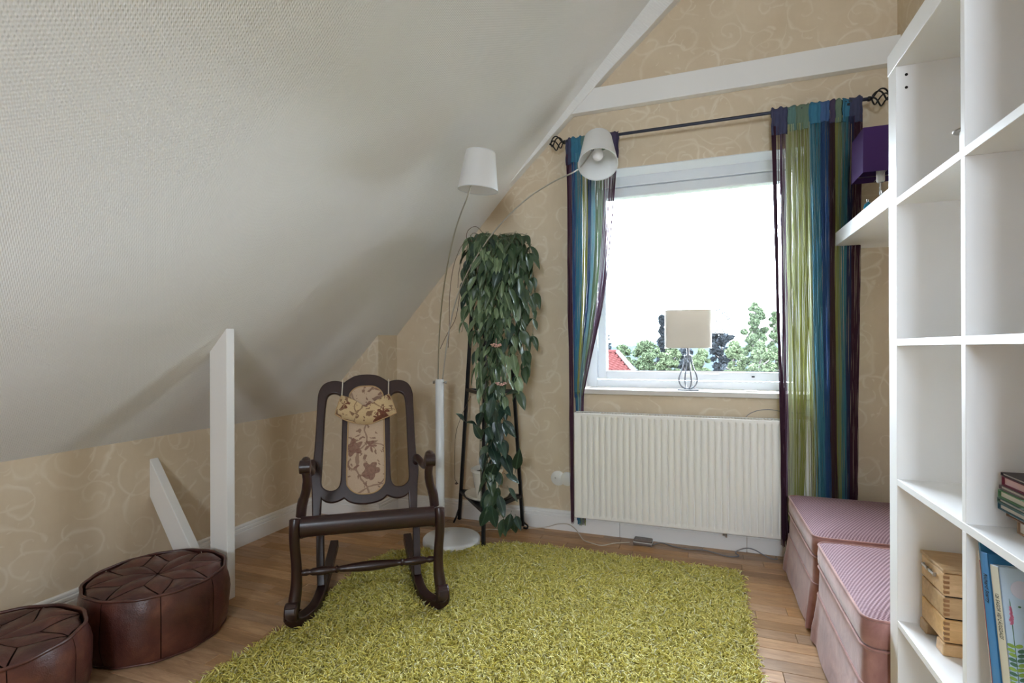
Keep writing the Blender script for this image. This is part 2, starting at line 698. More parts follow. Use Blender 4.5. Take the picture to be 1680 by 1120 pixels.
M = {}
M['wallpaper'] = wallpaper()
M['weave'] = ceiling_weave()
M['paint'] = plain('white_wood_paint', srgb(232, 231, 229), 0.38, vary=0.02, scale=5, bump=0.04, bscale=60)
M['frame'] = plain('white_window_lacquer', srgb(214, 216, 219), 0.28, vary=0.01)
M['sill'] = plain('pale_marble_sill', srgb(206, 201, 196), 0.2, vary=0.04, scale=18)
M['shelfwhite'] = plain('white_shelf_foil', srgb(238, 238, 238), 0.3, vary=0.01)
M['radiator'] = plain('white_radiator_enamel', srgb(232, 230, 225), 0.32, vary=0.01)
M['dark'] = plain('dark_gap', srgb(22, 18, 15), 0.9)
M['oak'] = wood('oiled_oak_strip', srgb(150, 114, 80), srgb(190, 152, 114), (1.2, 9, 9), 0.36, c3=None)
M['mahogany'] = wood('dark_mahogany', srgb(38, 21, 20), srgb(50, 28, 26), (5, 5, 2), 0.34, random_obj=False, spec=0.5, bump=0.03)
M['leather'] = leather()
M['core'] = plain('brown_leather_lining', srgb(40, 20, 18), 0.7)
M['floral'] = floral('rose_damask', srgb(196, 174, 150), srgb(176, 152, 128), srgb(146, 108, 94), srgb(112, 80, 68), 8.0)
M['floral_gold'] = floral('gold_damask', srgb(204, 180, 140), srgb(180, 154, 116), srgb(128, 76, 58), srgb(92, 52, 40), 11.0, 0.6)
M['piping'] = plain('gold_piping', srgb(176, 146, 106), 0.7)
M['cord'] = plain('cream_cord', srgb(214, 205, 190), 0.8)
M['weavefab'] = wovenknit()
M['velvet'] = velvet()
M['blackmetal'] = plain('black_iron', srgb(24, 24, 28), 0.4, metal=0.3)
M['rodmetal'] = plain('dark_blue_iron', srgb(34, 36, 52), 0.4, metal=0.3)
M['lampwhite'] = plain('white_lamp_lacquer', srgb(220, 222, 224), 0.3, vary=0.01)
M['steel'] = plain('brushed_steel', srgb(190, 188, 184), 0.28, metal=1.0, vary=0.02)
M['chrome'] = plain('chrome', srgb(205, 208, 214), 0.12, metal=1.0, vary=0.02)
M['shade'] = translucent('white_shade_fabric', srgb(238, 238, 238), 0.8, 0.35)
M['shadecream'] = translucent('cream_shade_fabric', srgb(228, 221, 210), 0.8, 0.10)
M['wire'] = plain('grey_wire_metal', srgb(112, 114, 120), 0.35, metal=0.6, vary=0.02)
M['bulb'] = plain('frosted_bulb', srgb(240, 240, 240), 0.25)
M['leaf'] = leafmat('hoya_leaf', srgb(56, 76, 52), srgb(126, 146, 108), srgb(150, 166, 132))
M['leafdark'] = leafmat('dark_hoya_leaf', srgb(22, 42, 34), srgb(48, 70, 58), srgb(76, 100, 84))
M['stem'] = plain('hoya_stem', srgb(84, 84, 58), 0.6)
M['brownstem'] = plain('brown_hoya_stem', srgb(86, 66, 52), 0.6)
M['bloom'] = plain('pale_pink_bloom', srgb(214, 172, 160), 0.6, vary=0.15, scale=120)
M['soil'] = plain('potting_soil', srgb(44, 34, 28), 0.95, vary=0.3, scale=120, bump=0.6)
M['pot'] = plain('white_ceramic', srgb(222, 216, 204), 0.3, vary=0.03)
M['potgrey'] = plain('grey_ceramic', srgb(176, 176, 174), 0.4, vary=0.03)
M['pane'] = glass_pane()
M['plastic'] = plain('white_plastic', srgb(230, 228, 222), 0.35, vary=0.01)
M['clearplastic'] = plain('smoked_clear_plastic', srgb(120, 108, 102), 0.15, vary=0.2, scale=60, Alpha=0.85)
M['cable'] = plain('translucent_cable', srgb(196, 186, 172), 0.3)
M['cablegrey'] = plain('grey_cable', srgb(128, 128, 132), 0.4)
M['purple'] = translucent('violet_shade_fabric', srgb(72, 48, 100), 0.75, 0.05)
M['turq'] = plain('turquoise_glass', srgb(36, 140, 176), 0.1, vary=0.15, scale=40)
M['navy'] = plain('dark_violet_card', srgb(52, 44, 92), 0.5)
M['beech'] = wood('beech_box_wood', srgb(186, 148, 104), srgb(214, 178, 132), (2, 10, 10), 0.42, c3=None, spec=0.35)
M['beechdark'] = wood('beech_end_grain', srgb(140, 98, 60), srgb(170, 124, 80), (8, 8, 2), 0.5, random_obj=False)
M['pile'] = attr_strands('lime_shag_yarn', [(0.0, srgb(206, 196, 84)), (0.35, srgb(242, 231, 124)), (0.7, srgb(251, 243, 156)), (1.0, srgb(253, 250, 210))])
M['rugback'] = plain('olive_rug_backing', srgb(150, 144, 60), 0.95, vary=0.2, scale=60)

# ================================================================== THE SETTING
GY = 3.054          # gable wall plane
KX = -2.417         # knee wall plane
RX = 0.935          # right wall plane
BOXX, BOXY = -1.936, 2.835
rng = random.Random(11)
KN = (KX, 0.686)
KB = (-1.93, 1.196)
SL = 1.104


def ceil_z(x):
    return KN[1] + 1.047 * (x - KX) if x < KB[0] else KB[1] + SL * (x - KB[0])


TOPX = KB[0] + (3.40 - KB[1]) / SL


def struct(o, label, cat):
    return setp(o, label, cat, kind='structure')


# floor base with its oak strips
fl = MB().box(-2.55, 1.1, -2.3, 3.4, -0.12, -0.012).obj('floor', M['dark'])
struct(fl, 'oak strip parquet floor of the attic room', 'floor')
PW = 0.0695
plank_me = {}
for L in (0.36, 0.45, 0.54, 0.64):
    for k in range(2):
        b = MB()
        g = 0.0006
        c = 0.0012
        h = 0.0125
        vs = [(0 + g, g, 0), (L - g, g, 0), (L - g, PW - g, 0), (g, PW - g, 0),
              (g, g, h - c), (L - g, g, h - c), (L - g, PW - g, h - c), (g, PW - g, h - c),
              (g + c, g + c, h), (L - g - c, g + c, h), (L - g - c, PW - g - c, h), (g + c, PW - g - c, h)]
        fs = [(0, 3, 2, 1), (0, 1, 5, 4), (1, 2, 6, 5), (2, 3, 7, 6), (3, 0, 4, 7), (4, 5, 9, 8), (5, 6, 10, 9), (6, 7, 11, 10), (7, 4, 8, 11), (8, 9, 10, 11)]
        b.add(vs, fs)
        plank_me[(L, k)] = b.mesh('plank', M['oak'])
NPL = 0
row = 0
yy = 3.066 - PW
far = MB()
while yy > -2.3:
    x = -2.45 - rng.random() * 0.35
    while x < 0.95:
        L = rng.choice((0.36, 0.45, 0.54, 0.64))
        seen = yy > 0.82 and x + L > -2.43 and x < 0.94 and not (x > -1.50 and x + L < 0.14 and yy < 2.62)
        if seen and NPL < 298:
            o = link('plank', plank_me[(L, rng.randrange(2))], fl)
            o.location = (x, yy, -0.0125)
            NPL += 1
        else:
            far.box(x + .0006, x + L - .0006, yy + .0006, yy + PW - .0006, -0.0125, 0)
        x += L
    yy -= PW
    row += 1
far.obj('plank_field', M['oak'], fl, kind='stuff', label='oak strips under the rug and behind the viewer')

# gable wall with the window opening
WX0, WX1, WZ0, WZ1 = -0.655, 0.560, 0.832, 2.150
gb = MB()
gb.box(-2.6, WX0, GY, 3.40, -0.1, 3.6)
gb.box(WX1, 1.1, GY, 3.40, -0.1, 3.6)
gb.box(WX0, WX1, GY, 3.40, -0.1, WZ0)
gb.box(WX0, WX1, GY, 3.40, WZ1, 3.6)
struct(gb.obj('wall_back', M['wallpaper']), 'beige scroll wallpapered gable wall around the window', 'wall')
rv = MB()
d = 0.004
rv.box(WX0, WX0 + d, GY + .002, 3.21, WZ0, WZ1).box(WX1 - d, WX1, GY + .002, 3.21, WZ0, WZ1).box(WX0, WX1, GY + .002, 3.21, WZ1 - d, WZ1)
struct(MB().box(KX - .16, KX, -2.3, 3.2, -0.1, 0.70).obj('wall_left', M['wallpaper']), 'low beige scroll wallpapered knee wall under the slope', 'wall')
# boxed corner below the slope
struct(MB().prism([(KX - .02, -.01), (BOXX, -.01), (BOXX, ceil_z(BOXX) + .02), (KX - .02, ceil_z(KX) + .005)], BOXY, GY + .03).obj('wall_corner', M['wallpaper']),
       'wallpapered boxed corner projecting behind the rocking chair', 'wall')
struct(MB().box(RX, RX + .15, -2.3, 3.2, -0.1, 3.5).obj('wall_right', M['wallpaper']), 'beige wallpapered wall behind the white bookcase', 'wall')
# sloped ceiling and the short flat part
pr = [(KX - .15, ceil_z(KX) - .15 * 1.047), KN, KB, (TOPX, 3.40), (TOPX, 3.62), (KB[0] - .12, KB[1] + .18), (KX - .25, .75)]
struct(MB().prism(pr, -2.3, 3.3).obj('ceiling', M['weave']), 'white woven sloping attic ceiling', 'ceiling')
struct(MB().box(TOPX - .02, 1.1, -2.3, 3.3, 3.40, 3.6).obj('ceiling_flat', M['weave']), 'short flat white ceiling high above the bookcase', 'ceiling')
# wall behind the viewer, with an opening and window added for fill light
bw = MB()
bw.box(-2.6, -.1, -2.35, -2.2, -.1, 3.6).box(.6, 1.1, -2.35, -2.2, -.1, 3.6).box(-.1, .6, -2.35, -2.2, -.1, 1.28).box(-.1, .6, -2.35, -2.2, 2.12, 3.6)
struct(bw.obj('wall_front', M['wallpaper']), 'wallpapered gable wall behind the viewer', 'wall')
w2 = thing('window_fill', 'small white window added unseen behind the viewer for fill light', 'window', (.25, -2.28, 1.70))
w2['kind'] = 'structure'
MB().box(-.36, -.30, -.03, .03, -.43, .43).box(.30, .36, -.03, .03, -.43, .43).box(-.30, .30, -.03, .03, -.43, -.37).box(-.30, .30, -.03, .03, .37, .43).obj('window_frame', M['frame'], w2)
MB().box(-.31, .31, -.006, .006, -.38, .38).obj('pane', M['pane'], w2)

# rafter edge boarded along the gable: shows below the slope towards the ridge
low = [(-1.10, 2.112), (-.90, 2.300), (-.704, 2.488), (-.484, 2.698), (-.308, 2.852), (-.14, 3.005), (-.083, 3.053), (.20, 3.32)]
poly = low + [(x, ceil_z(x) + .03) for x, z in reversed(low)]
raf = MB().prism(poly, 2.998, GY + .01).obj('trim_1', M['weave'])
bev(raf, .006)
struct(raf, 'white boarded rafter edge running up the gable beside the slope', 'trim')
# horizontal tie beam on the gable
bz0, bz1 = 2.490, 2.622
bx = lambda z: KB[0] + (z - KB[1]) / SL + .012
tb = MB().prism([(bx(bz0) - .03, bz0), (RX, bz0), (RX, bz1), (bx(bz1) - .03, bz1)], 3.006, GY + .002).obj('trim_2', M['paint'])
bev(tb, .004)
struct(tb, 'white painted tie beam across the gable above the curtain rod', 'beam')
# post and brace
pt = MB()
pt.prism([(-2.036, 0), (-1.936, 0), (-1.936, ceil_z(-1.936) + .004), (-2.036, ceil_z(-2.036) + .004)], 1.698, 1.740)
o = bev(pt.obj('trim_3', M['paint']), .003)
struct(o, 'white square timber post standing from floor to slope', 'post')
br = MB()
br.prism([(KX, .588), (KX, .412), (-2.150, 0.0), (-2.036, 0.0), (-2.036, .03)], 1.698, 1.740)
o = bev(br.obj('trim_4', M['paint']), .003)
struct(o, 'white slanting timber brace from knee wall to foot of the post', 'brace')

# baseboards: profile (out, up)
BP = [(0, 0), (.019, 0), (.019, .078), (.0145, .081), (.0145, .084), (.019, .087), (.018, .098), (.012, .101), (.012, .104), (.015, .106), (.013, .114), (.007, .1175), (0, .1175)]


def skirting(name, p0, p1, label):
    p0, p1 = Vector(p0), Vector(p1)
    dr = (p1 - p0).normalized()
    out = Vector((-dr.y, dr.x, 0))
    b = MB()
    n = len(BP)
    vs = []
    for p in (p0, p1):
        for a, z in BP: vs.append((p.x + out.x * a, p.y + out.y * a, z))
    fs = [tuple(range(n)), tuple(range(2 * n - 1, n - 1, -1))] + [(i, (i + 1) % n, (i + 1) % n + n, i + n) for i in range(n)]
    b.add(vs, fs)
    o = b.obj(name, M['paint'])
    return struct(o, label, 'baseboard')


skirting('baseboard_left', (KX, BOXY, 0), (KX, -2.2, 0), 'white moulded baseboard along the knee wall')
skirting('baseboard_corner', (BOXX, BOXY, 0), (KX, BOXY, 0), 'white baseboard across the front of the boxed corner')
skirting('baseboard_corner_side', (BOXX, GY, 0), (BOXX, BOXY - .019, 0), 'white baseboard on the right side of the boxed corner')
xs = [(-0.432, BOXX + .004), (0.243, -.429), (RX, .246)]
for i, (a, b_) in enumerate(xs):
    skirting('baseboard_back', (a, GY, 0), (b_, GY, 0),
             ['white baseboard on the gable between corner and radiator', 'white baseboard length under the radiator', 'white baseboard length behind the ottomans'][i])
skirting('baseboard_right', (RX, -2.2, 0), (RX, GY - .02, 0), 'white baseboard along the right wall behind the bookcase')

# window_1
w1 = thing('window_1', 'white framed window in the gable with view over trees', 'window', (0, 0, 0))
w1['kind'] = 'structure'
rv.obj('reveal', M['frame'], w1)
def ring(x0, x1, z0, z1, tx, tz, y0, y1, tb=None):
    tb = tb or tz
    return MB().box(x0, x0 + tx, y0, y1, z0, z1).box(x1 - tx, x1, y0, y1, z0, z1).box(x0 + tx, x1 - tx, y0, y1, z1 - tz, z1).box(x0 + tx, x1 - tx, y0, y1, z0, z0 + tb)
bev(ring(WX0, WX1, .858, WZ1, .064, .062, 3.205, 3.29, .046).obj('window_frame', M['frame'], w1), .004)
bev(ring(-.586, .492, .908, 2.084, .052, .058, 3.214, 3.285, .052).obj('sash', M['frame'], w1), .005)
MB().box(-.54, .446, 3.247, 3.253, .955, 2.03).obj('pane', M['pane'], w1, label='clear window pane')
MB().box(-.54, .446, 3.236, 3.242, .957, .9635).obj('gasket', M['dark'], w1)
sl = MB().box(-.640, .640, 3.014, 3.21, .829, .8585).obj('sill', M['sill'], w1, label='pale marble window sill')
bev(sl, .005, 3)
MB().box(.02, .115, 3.206, 3.215, .942, .952).obj('handle', M['steel'], w1, label='flat grey window handle')
MB().box(-.085, -.045, 3.203, 3.214, .925, .945).obj('latch', M['plastic'], w1)
MB().box(.286, .302, 3.208, 3.2145, .930, .938).obj('latch', M['dark'], w1, label='small dark latch')

# ================================================================== RADIATOR
rd = thing('radiator', 'white ribbed panel radiator mounted under the window', 'radiator', (-0.072, 2.955, 0.112))
RW, RH = 1.222, 0.612     # width, height; local origin bottom middle of the front face
nfl = 35
per = (RW - .02) / nfl
xs_ = [-RW / 2, -RW / 2 + .004]
dep = [0.006, 0.0]
for i in range(nfl):
    c = -RW / 2 + .01 + per * (i + .5) + per * .5
    if i == nfl - 1: break
    for dx_, dd in ((-.0048, 0), (-.0026, .003), (-.0013, .012), (.0013, .012), (.0026, .003), (.0048, 0)):
        xs_.append(c + dx_)
        dep.append(dd)
xs_ += [RW / 2 - .004, RW / 2]
dep += [0.0, 0.006]
zs_ = [0.0, .004, .018, .024, .030, RH - .030, RH - .024, RH - .018, RH - .004, RH]
ez = [0, 0, 0, .5, 1, 1, .5, 0, 0, 0]
edge = [.006, 0, 0, 0, 0, 0, 0, 0, 0, .006]
b = MB()
vs = []
for z, e, ed in zip(zs_, ez, edge):
    for j, (x, dd) in enumerate(zip(xs_, dep)):
        out = dd if j in (0, len(xs_) - 1) else dd * e
        vs.append((x, max(out, ed), z))
nx = len(xs_)
b.add(vs, [(j * nx + i, j * nx + i + 1, (j + 1) * nx + i + 1, (j + 1) * nx + i) for j in range(len(zs_) - 1) for i in range(nx - 1)])
fp = b.obj('ribbed_panel', M['radiator'], rd)
auto_smooth(fp, 50)
b = MB()
b.box(-RW / 2, RW / 2, .0125, .014, .002, RH - .004).box(-RW / 2 + .01, RW / 2 - .01, .055, .067, .02, RH - .02)
b.box(-RW / 2, -RW / 2 + .003, .006, .072, .01, RH - .004).box(RW / 2 - .003, RW / 2, .006, .072, .01, RH - .004)
b.obj('convector_plate', M['radiator'], rd)
b = MB()
b.box(-RW / 2, RW / 2, .003, .0125, RH - .004, RH + .0003).box(-RW / 2, RW / 2, .062, .072, RH - .004, RH + .002)
k = 0
x = -RW / 2 + .004
while x < RW / 2 - .01:
    b.box(x, x + .0075, .0125, .062, RH - .005, RH - .0005)
    x += .0158
b.obj('grille', M['radiator'], rd)
MB().box(-RW / 2 + .006, RW / 2 - .006, .0145, .0545, RH - .020, RH - .0075).obj('slot_shade_plate', M['dark'], rd)  # dark plate that paints the shade inside the grille slots
for x in (-.42, .42): MB().box(x - .02, x + .02, .066, .0975, .1, .5).obj('wall_bracket', M['radiator'], rd)
b = MB()
b.lathe([(.006, 0), (.006, .02), (.004, .024)], 10, Matrix.Translation((.20, .035, -.02)))
b.lathe([(.004, 0), (.004, .03)], 8, Matrix.Translation((.212, .03, -.028)))
b.obj('drain_valve', M['steel'], rd)
# control box on the wall above the radiator, behind the curtain
th = MB().box(.520, .552, 3.035, 3.0535, .742, .822)
for i in range(6): th.box(.524, .548, 3.0335, 3.035, .752 + i * .011, .758 + i * .011)
bev(th.obj('wall_thermostat', M['plastic']), .0015)
setp(bpy.data.objects['wall_thermostat'], 'small white slotted control box on the wall under the sill', 'thermostat')
# round cover plates left of the radiator
cp = thing('cover_plate', 'white round blank cover plate low on the gable wall', 'cover plate', (-.803, GY, .309))
for dx_, r_, nm in ((0, .045, 'plate'), (.056, .042, 'plate')):
    b = MB().lathe([(r_, 0), (r_, .005), (r_ - .003, .0075), (0, .009)], 36, Matrix.Translation((dx_, .0005 - (.0 if dx_ == 0 else .0012), 0)) @ Matrix.Rotation(PI / 2, 4, 'X'))
    o = b.obj(nm, M['plastic'], cp)
    auto_smooth(o)
MB().lathe([(.004, 0), (.004, .0018), (0, .0022)], 10, Matrix.Translation((-.016, -.0085, .002)) @ Matrix.Rotation(PI / 2, 4, 'X')).obj('screw', M['steel'], cp)

# ================================================================== CURTAIN ROD AND CURTAINS
RODY, RODZ = 2.945, 2.303
rod = thing('curtain_rod', 'dark iron curtain rod with twisted cage finials over the window', 'curtain rod', (0, RODY, RODZ))
RL, RR = -.722, .778
MB().tube([(RL, 0, 0), (RR, 0, 0)], .0085, 12).obj('pole', M['rodmetal'], rod, smooth=False)
auto_smooth(rod.children[0], 50)
for sgn, xe in ((-1, RL), (1, RR)):
    b = MB()
    Lc = .072
    for k in range(4):
        pts = []
        for i in range(15):
            tt = i / 14
            a = k * PI / 2 + tt * PI * 1.0
            r_ = .037 * math.sin(PI * tt) ** .75 + .003
            pts.append((xe + sgn * (.018 + tt * Lc), r_ * math.cos(a), r_ * math.sin(a)))
        b.tube(pts, .0038, 6)
    b.lathe([(.0085, 0), (.012, .003), (.012, .012), (.007, .018), (.005, .022)], 12, Matrix.Translation((xe, 0, 0)) @ Matrix.Rotation(sgn * PI / 2, 4, 'Y'))
    b.lathe([(.005, 0), (.007, .005), (.004, .011), (0, .012)], 10, Matrix.Translation((xe + sgn * (.016 + Lc), 0, 0)) @ Matrix.Rotation(sgn * PI / 2, 4, 'Y'))
    auto_smooth(b.obj('finial', M['blackmetal'], rod), 50)
for xe in (RL + .05, RR - .08):
    b = MB().tube([(xe, .1085, -.0), (xe, .0, -.0)], .005, 8).lathe([(.02, 0), (.02, .004), (.006, .008)], 14, Matrix.Translation((xe, .1085, 0)) @ Matrix.Rotation(PI / 2, 4, 'X'))
    b.tube([(xe - .006, 0, -.013), (xe + .006, 0, -.013)], .008, 8)
    b.obj('bracket', M['blackmetal'], rod)

CC = {'plum': srgb(88, 58, 74), 'mauve': srgb(136, 110, 134), 'olive': srgb(172, 174, 106), 'pale': srgb(206, 210, 176), 'teal': srgb(92, 152, 172),
      'blue': srgb(78, 110, 158), 'sage': srgb(148, 168, 142), 'navy': srgb(72, 74, 108), 'brown': srgb(92, 72, 68), 'aqua': srgb(158, 198, 208)}
HC = {'navyh': srgb(62, 64, 92), 'greenh': srgb(88, 120, 116), 'tealh': srgb(52, 112, 140), 'blueh': srgb(62, 92, 136), 'sageh': srgb(98, 118, 100), 'plumh': srgb(64, 54, 80)}
for k_, c_ in CC.items(): M['thread_' + k_] = translucent('thread_' + k_, c_, 0.8, .45)
for k_, c_ in HC.items():
    M[k_] = plain('header_cloth_' + k_, c_, .85, vary=.12, scale=40, bump=.3, bscale=400)


def header(par, bands, z_low, seed, ybase):
    r = random.Random(seed)
    for (x0, x1, mt, zl) in bands:
        n = max(8, int((x1 - x0) / .0035))
        ph = r.random() * 6
        fr = r.uniform(90, 150)
        am = r.uniform(.005, .008)
        def fn(u, v, x0=x0, x1=x1, ph=ph, fr=fr, am=am, zl=zl):
            x = x0 + (x1 - x0) * u
            fold = am * math.sin(x * fr + ph) + .003 * math.sin(x * 310 + ph * 2)
            top = RODZ + .020 + .0045 * math.sin(x * 170 + ph)
            z = zl + (top - zl) * v
            near = math.exp(-((z - RODZ) / .016) ** 2)
            y = ybase - .006 + fold * (1 - .55 * near) - .005 * near
            if v > .97: y += .008
            return (x + .0015 * math.sin(z * 90 + x * 50), y, z)
        b = MB()
        b.grid(fn, n, 14)
        # back half of the rod pocket
        nb = len(b.v)
        b.grid(lambda u, v, x0=x0, x1=x1, ph=ph: (x0 + (x1 - x0) * u, ybase + .015, RODZ - .02 + (.038 + .0045 * math.sin((x0 + (x1 - x0) * u) * 170 + ph)) * v), n, 5)
        o = b.obj('header_band', M[mt], par, smooth=True)
        m_ = o.modifiers.new('cloth', 'SOLIDIFY')
        m_.thickness = .0012


def strings(par, specs, seed):
    """specs: material, count, [(x0,x1,y,z) knots from top down] -> a bundle of hanging threads"""
    r = random.Random(seed)
    for mt, cnt, knots in specs:
        b = MB()
        for k in range(int(cnt * .8)):
            u = r.random()
            dy = r.uniform(-.007, .007)
            ph = r.random() * 6.28
            pts = []
            wob = r.uniform(.000, .004)
            stray = r.uniform(-.012, .012) if r.random() < .12 else 0
            kn = [(x0 + (x1 - x0) * u, y + dy, z) for x0, x1, y, z in knots]
            kn[0] = (kn[0][0], kn[0][1], kn[0][2] + .035)
            zz = kn[-1][2] + r.uniform(-.02, .03)
            kn[-1] = (kn[-1][0] + stray, kn[-1][1], zz)
            sm = spl(kn, 4)
            pts = [(p[0] + wob * math.sin(p[2] * 7 + ph), p[1] + wob * .6 * math.cos(p[2] * 5 + ph), p[2]) for p in sm]
            b.tube(pts, r.uniform(.0011, .0018), 3, cap=False)
        o = b.obj('thread_bundle', M['thread_' + mt], par, fix=False, kind='stuff')


cl = thing('string_curtain', 'narrow string curtain gathered behind the left end of the radiator', 'curtain', (0, 0, 0))
HZ = 2.195
LB = [(-.722, -.690, 'navyh', HZ - .03), (-.690, -.630, 'tealh', HZ - .02), (-.630, -.585, 'greenh', HZ), (-.585, -.545, 'blueh', HZ), (-.545, -.480, 'sageh', HZ), (-.480, -.415, 'plumh', HZ - .03)]
header(cl, LB, HZ, 3, RODY)
yb, yr = 2.947, 3.028
LS = [('plum', 34, [(-.716, -.694, yb, HZ), (-.712, -.690, yb, 1.5), (-.708, -.690, yb + .01, .8), (-.704, -.692, yb + .02, .085)]),
      ('mauve', 16, [(-.708, -.690, yb, HZ), (-.703, -.686, yb, 1.5), (-.700, -.686, yb + .02, .8), (-.698, -.688, yb + .03, .1)]),
      ('blue', 24, [(-.690, -.664, yb, HZ), (-.685, -.664, yb, 1.5), (-.690, -.672, yr - .03, .86), (-.688, -.674, yr, .75), (-.684, -.66, yr, .06)]),
      ('teal', 34, [(-.668, -.625, yb, HZ), (-.664, -.630, yb, 1.5), (-.680, -.660, yr - .05, .90), (-.680, -.664, yr, .75), (-.675, -.655, yr, .07)]),
      ('olive', 24, [(-.630, -.592, yb, HZ), (-.632, -.602, yb, 1.5), (-.668, -.65, yr - .05, .90), (-.674, -.660, yr, .75), (-.67, -.63, yr, .06)]),
      ('blue', 20, [(-.592, -.566, yb, HZ), (-.600, -.578, yb, 1.5), (-.655, -.640, yr - .05, .92), (-.672, -.656, yr, .74), (-.67, -.65, yr, .08)]),
      ('aqua', 22, [(-.570, -.540, yb, HZ), (-.582, -.560, yb, 1.5), (-.648, -.630, yr - .05, .92), (-.668, -.652, yr, .74), (-.67, -.64, yr, .08)]),
      ('sage', 28, [(-.545, -.492, yb, HZ), (-.562, -.530, yb, 1.5), (-.640, -.618, yr - .05, .93), (-.665, -.646, yr, .74), (-.66, -.63, yr, .06)]),
      ('mauve', 26, [(-.492, -.420, yb, HZ), (-.530, -.488, yb, 1.5), (-.626, -.606, yr - .05, .94), (-.662, -.640, yr, .74), (-.66, -.63, yr, .07)]),
      ('plum', 9, [(-.440, -.420, yb, HZ), (-.500, -.486, yb, 1.5), (-.612, -.604, yr - .05, .94), (-.652, -.640, yr, .74), (-.65, -.63, yr, .07)])]
strings(cl, LS, 5)

cr = thing('string_curtain', 'wide multicoloured string curtain hanging down behind the mauve ottoman', 'curtain', (0, 0, 0))
RB = [(.357, .432, 'navyh', HZ - .012), (.432, .468, 'greenh', HZ), (.468, .525, 'sageh', HZ), (.525, .578, 'tealh', HZ + .02), (.578, .618, 'blueh', HZ + .025), (.618, .640, 'plumh', HZ + .012),
      (.640, .672, 'sageh', HZ + .01), (.672, .705, 'tealh', HZ + .01), (.705, .757, 'navyh', HZ)]
header(cr, RB, HZ, 9, RODY)
yc, yd = 2.945, 2.940
RS = [('plum', 30, [(.360, .372, yc, HZ), (.374, .384, yd, 1.5), (.392, .408, yd, .8), (.396, .430, yd, .10)]),
      ('plum', 22, [(.372, .412, yc, HZ), (.380, .416, yd, 1.5), (.400, .420, yd, .8), (.400, .430, yd, .10)]),
      ('mauve', 14, [(.395, .425, yc, HZ), (.404, .440, yd, 1.5), (.416, .440, yd, .8), (.416, .445, yd, .12)]),
      ('pale', 34, [(.425, .475, yc, HZ), (.430, .480, yd, 1.5), (.434, .470, yd, .8), (.428, .470, yd, .2)]),
      ('olive', 44, [(.430, .520, yc, HZ), (.440, .520, yd, 1.5), (.455, .510, yd, .8), (.456, .494, yd, .2)]),
      ('pale', 18, [(.480, .528, yc, HZ), (.486, .535, yd, 1.5), (.494, .548, yd, .8), (.500, .548, yd, .3)]),
      ('olive', 16, [(.505, .530, yc, HZ), (.512, .540, yd, 1.5), (.530, .556, yd, .8), (.546, .562, yd, .3)]),
      ('aqua', 14, [(.528, .548, yc, HZ), (.535, .552, yd, 1.5), (.545, .565, yd, .8), (.552, .572, yd, .3)]),
      ('teal', 46, [(.530, .578, yc, HZ), (.540, .580, yd, 1.5), (.556, .592, yd, .8), (.562, .596, yd, .3)]),
      ('blue', 44, [(.574, .618, yc, HZ), (.578, .614, yd, 1.5), (.586, .616, yd, .8), (.590, .620, yd, .3)]),
      ('brown', 30, [(.612, .645, yc, HZ), (.612, .640, yd, 1.5), (.612, .645, yd, .8), (.616, .655, yd, .3)]),
      ('plum', 16, [(.616, .636, yc, HZ), (.616, .632, yd, 1.5), (.616, .64, yd, .8), (.625, .655, yd, .3)]),
      ('olive', 26, [(.640, .672, yc, HZ), (.636, .664, yd, 1.5), (.640, .670, yd, .8), (.645, .67, yd, .3)]),
      ('sage', 22, [(.650, .690, yc, HZ), (.646, .68, yd, 1.5), (.646, .682, yd, .8), (.65, .686, yd, .3)]),
      ('teal', 28, [(.672, .706, yc, HZ), (.664, .694, yd, 1.5), (.664, .690, yd, .8), (.664, .69, yd, .3)]),
      ('navy', 26, [(.698, .728, yc, HZ), (.688, .712, yd, 1.5), (.682, .704, yd, .8), (.68, .702, yd, .3)]),
      ('plum', 44, [(.720, .756, yc, HZ), (.706, .744, yd, 1.5), (.700, .734, yd, .8), (.694, .728, yd, .3)])]
strings(cr, RS, 6)

# ================================================================== FLOOR LAMP WITH TWO ARMS
PX, PY = -1.383, 2.625
lp = thing('floor_lamp', 'white floor lamp with two arched steel arms and white shades', 'lamp', (PX, PY, 0))
b = MB().lathe([(.150, 0), (.159, .004), (.161, .02), (.160, .038), (.155, .044), (.145, .046), (.03, .047), (0, .047)], 48, Matrix.Translation((.078, -.012, 0)))
auto_smooth(b.obj('base', M['lampwhite'], lp), 40)
b = MB().lathe([(.0245, .046), (.0245, .922), (.022, .925), (0, .925)], 24)
auto_smooth(b.obj('pole', M['lampwhite'], lp), 40)
for sg in (-1, 1):
    b = MB().lathe([(.004, 0), (.004, .012), (.0085, .013), (.0085, .019), (.005, .021), (0, .021)], 12, Matrix.Translation((sg * .022, 0, .908)) @ Matrix.Rotation(sg * PI / 2, 4, 'Y'))
    auto_smooth(b.obj('knob', M['steel'], lp), 40)


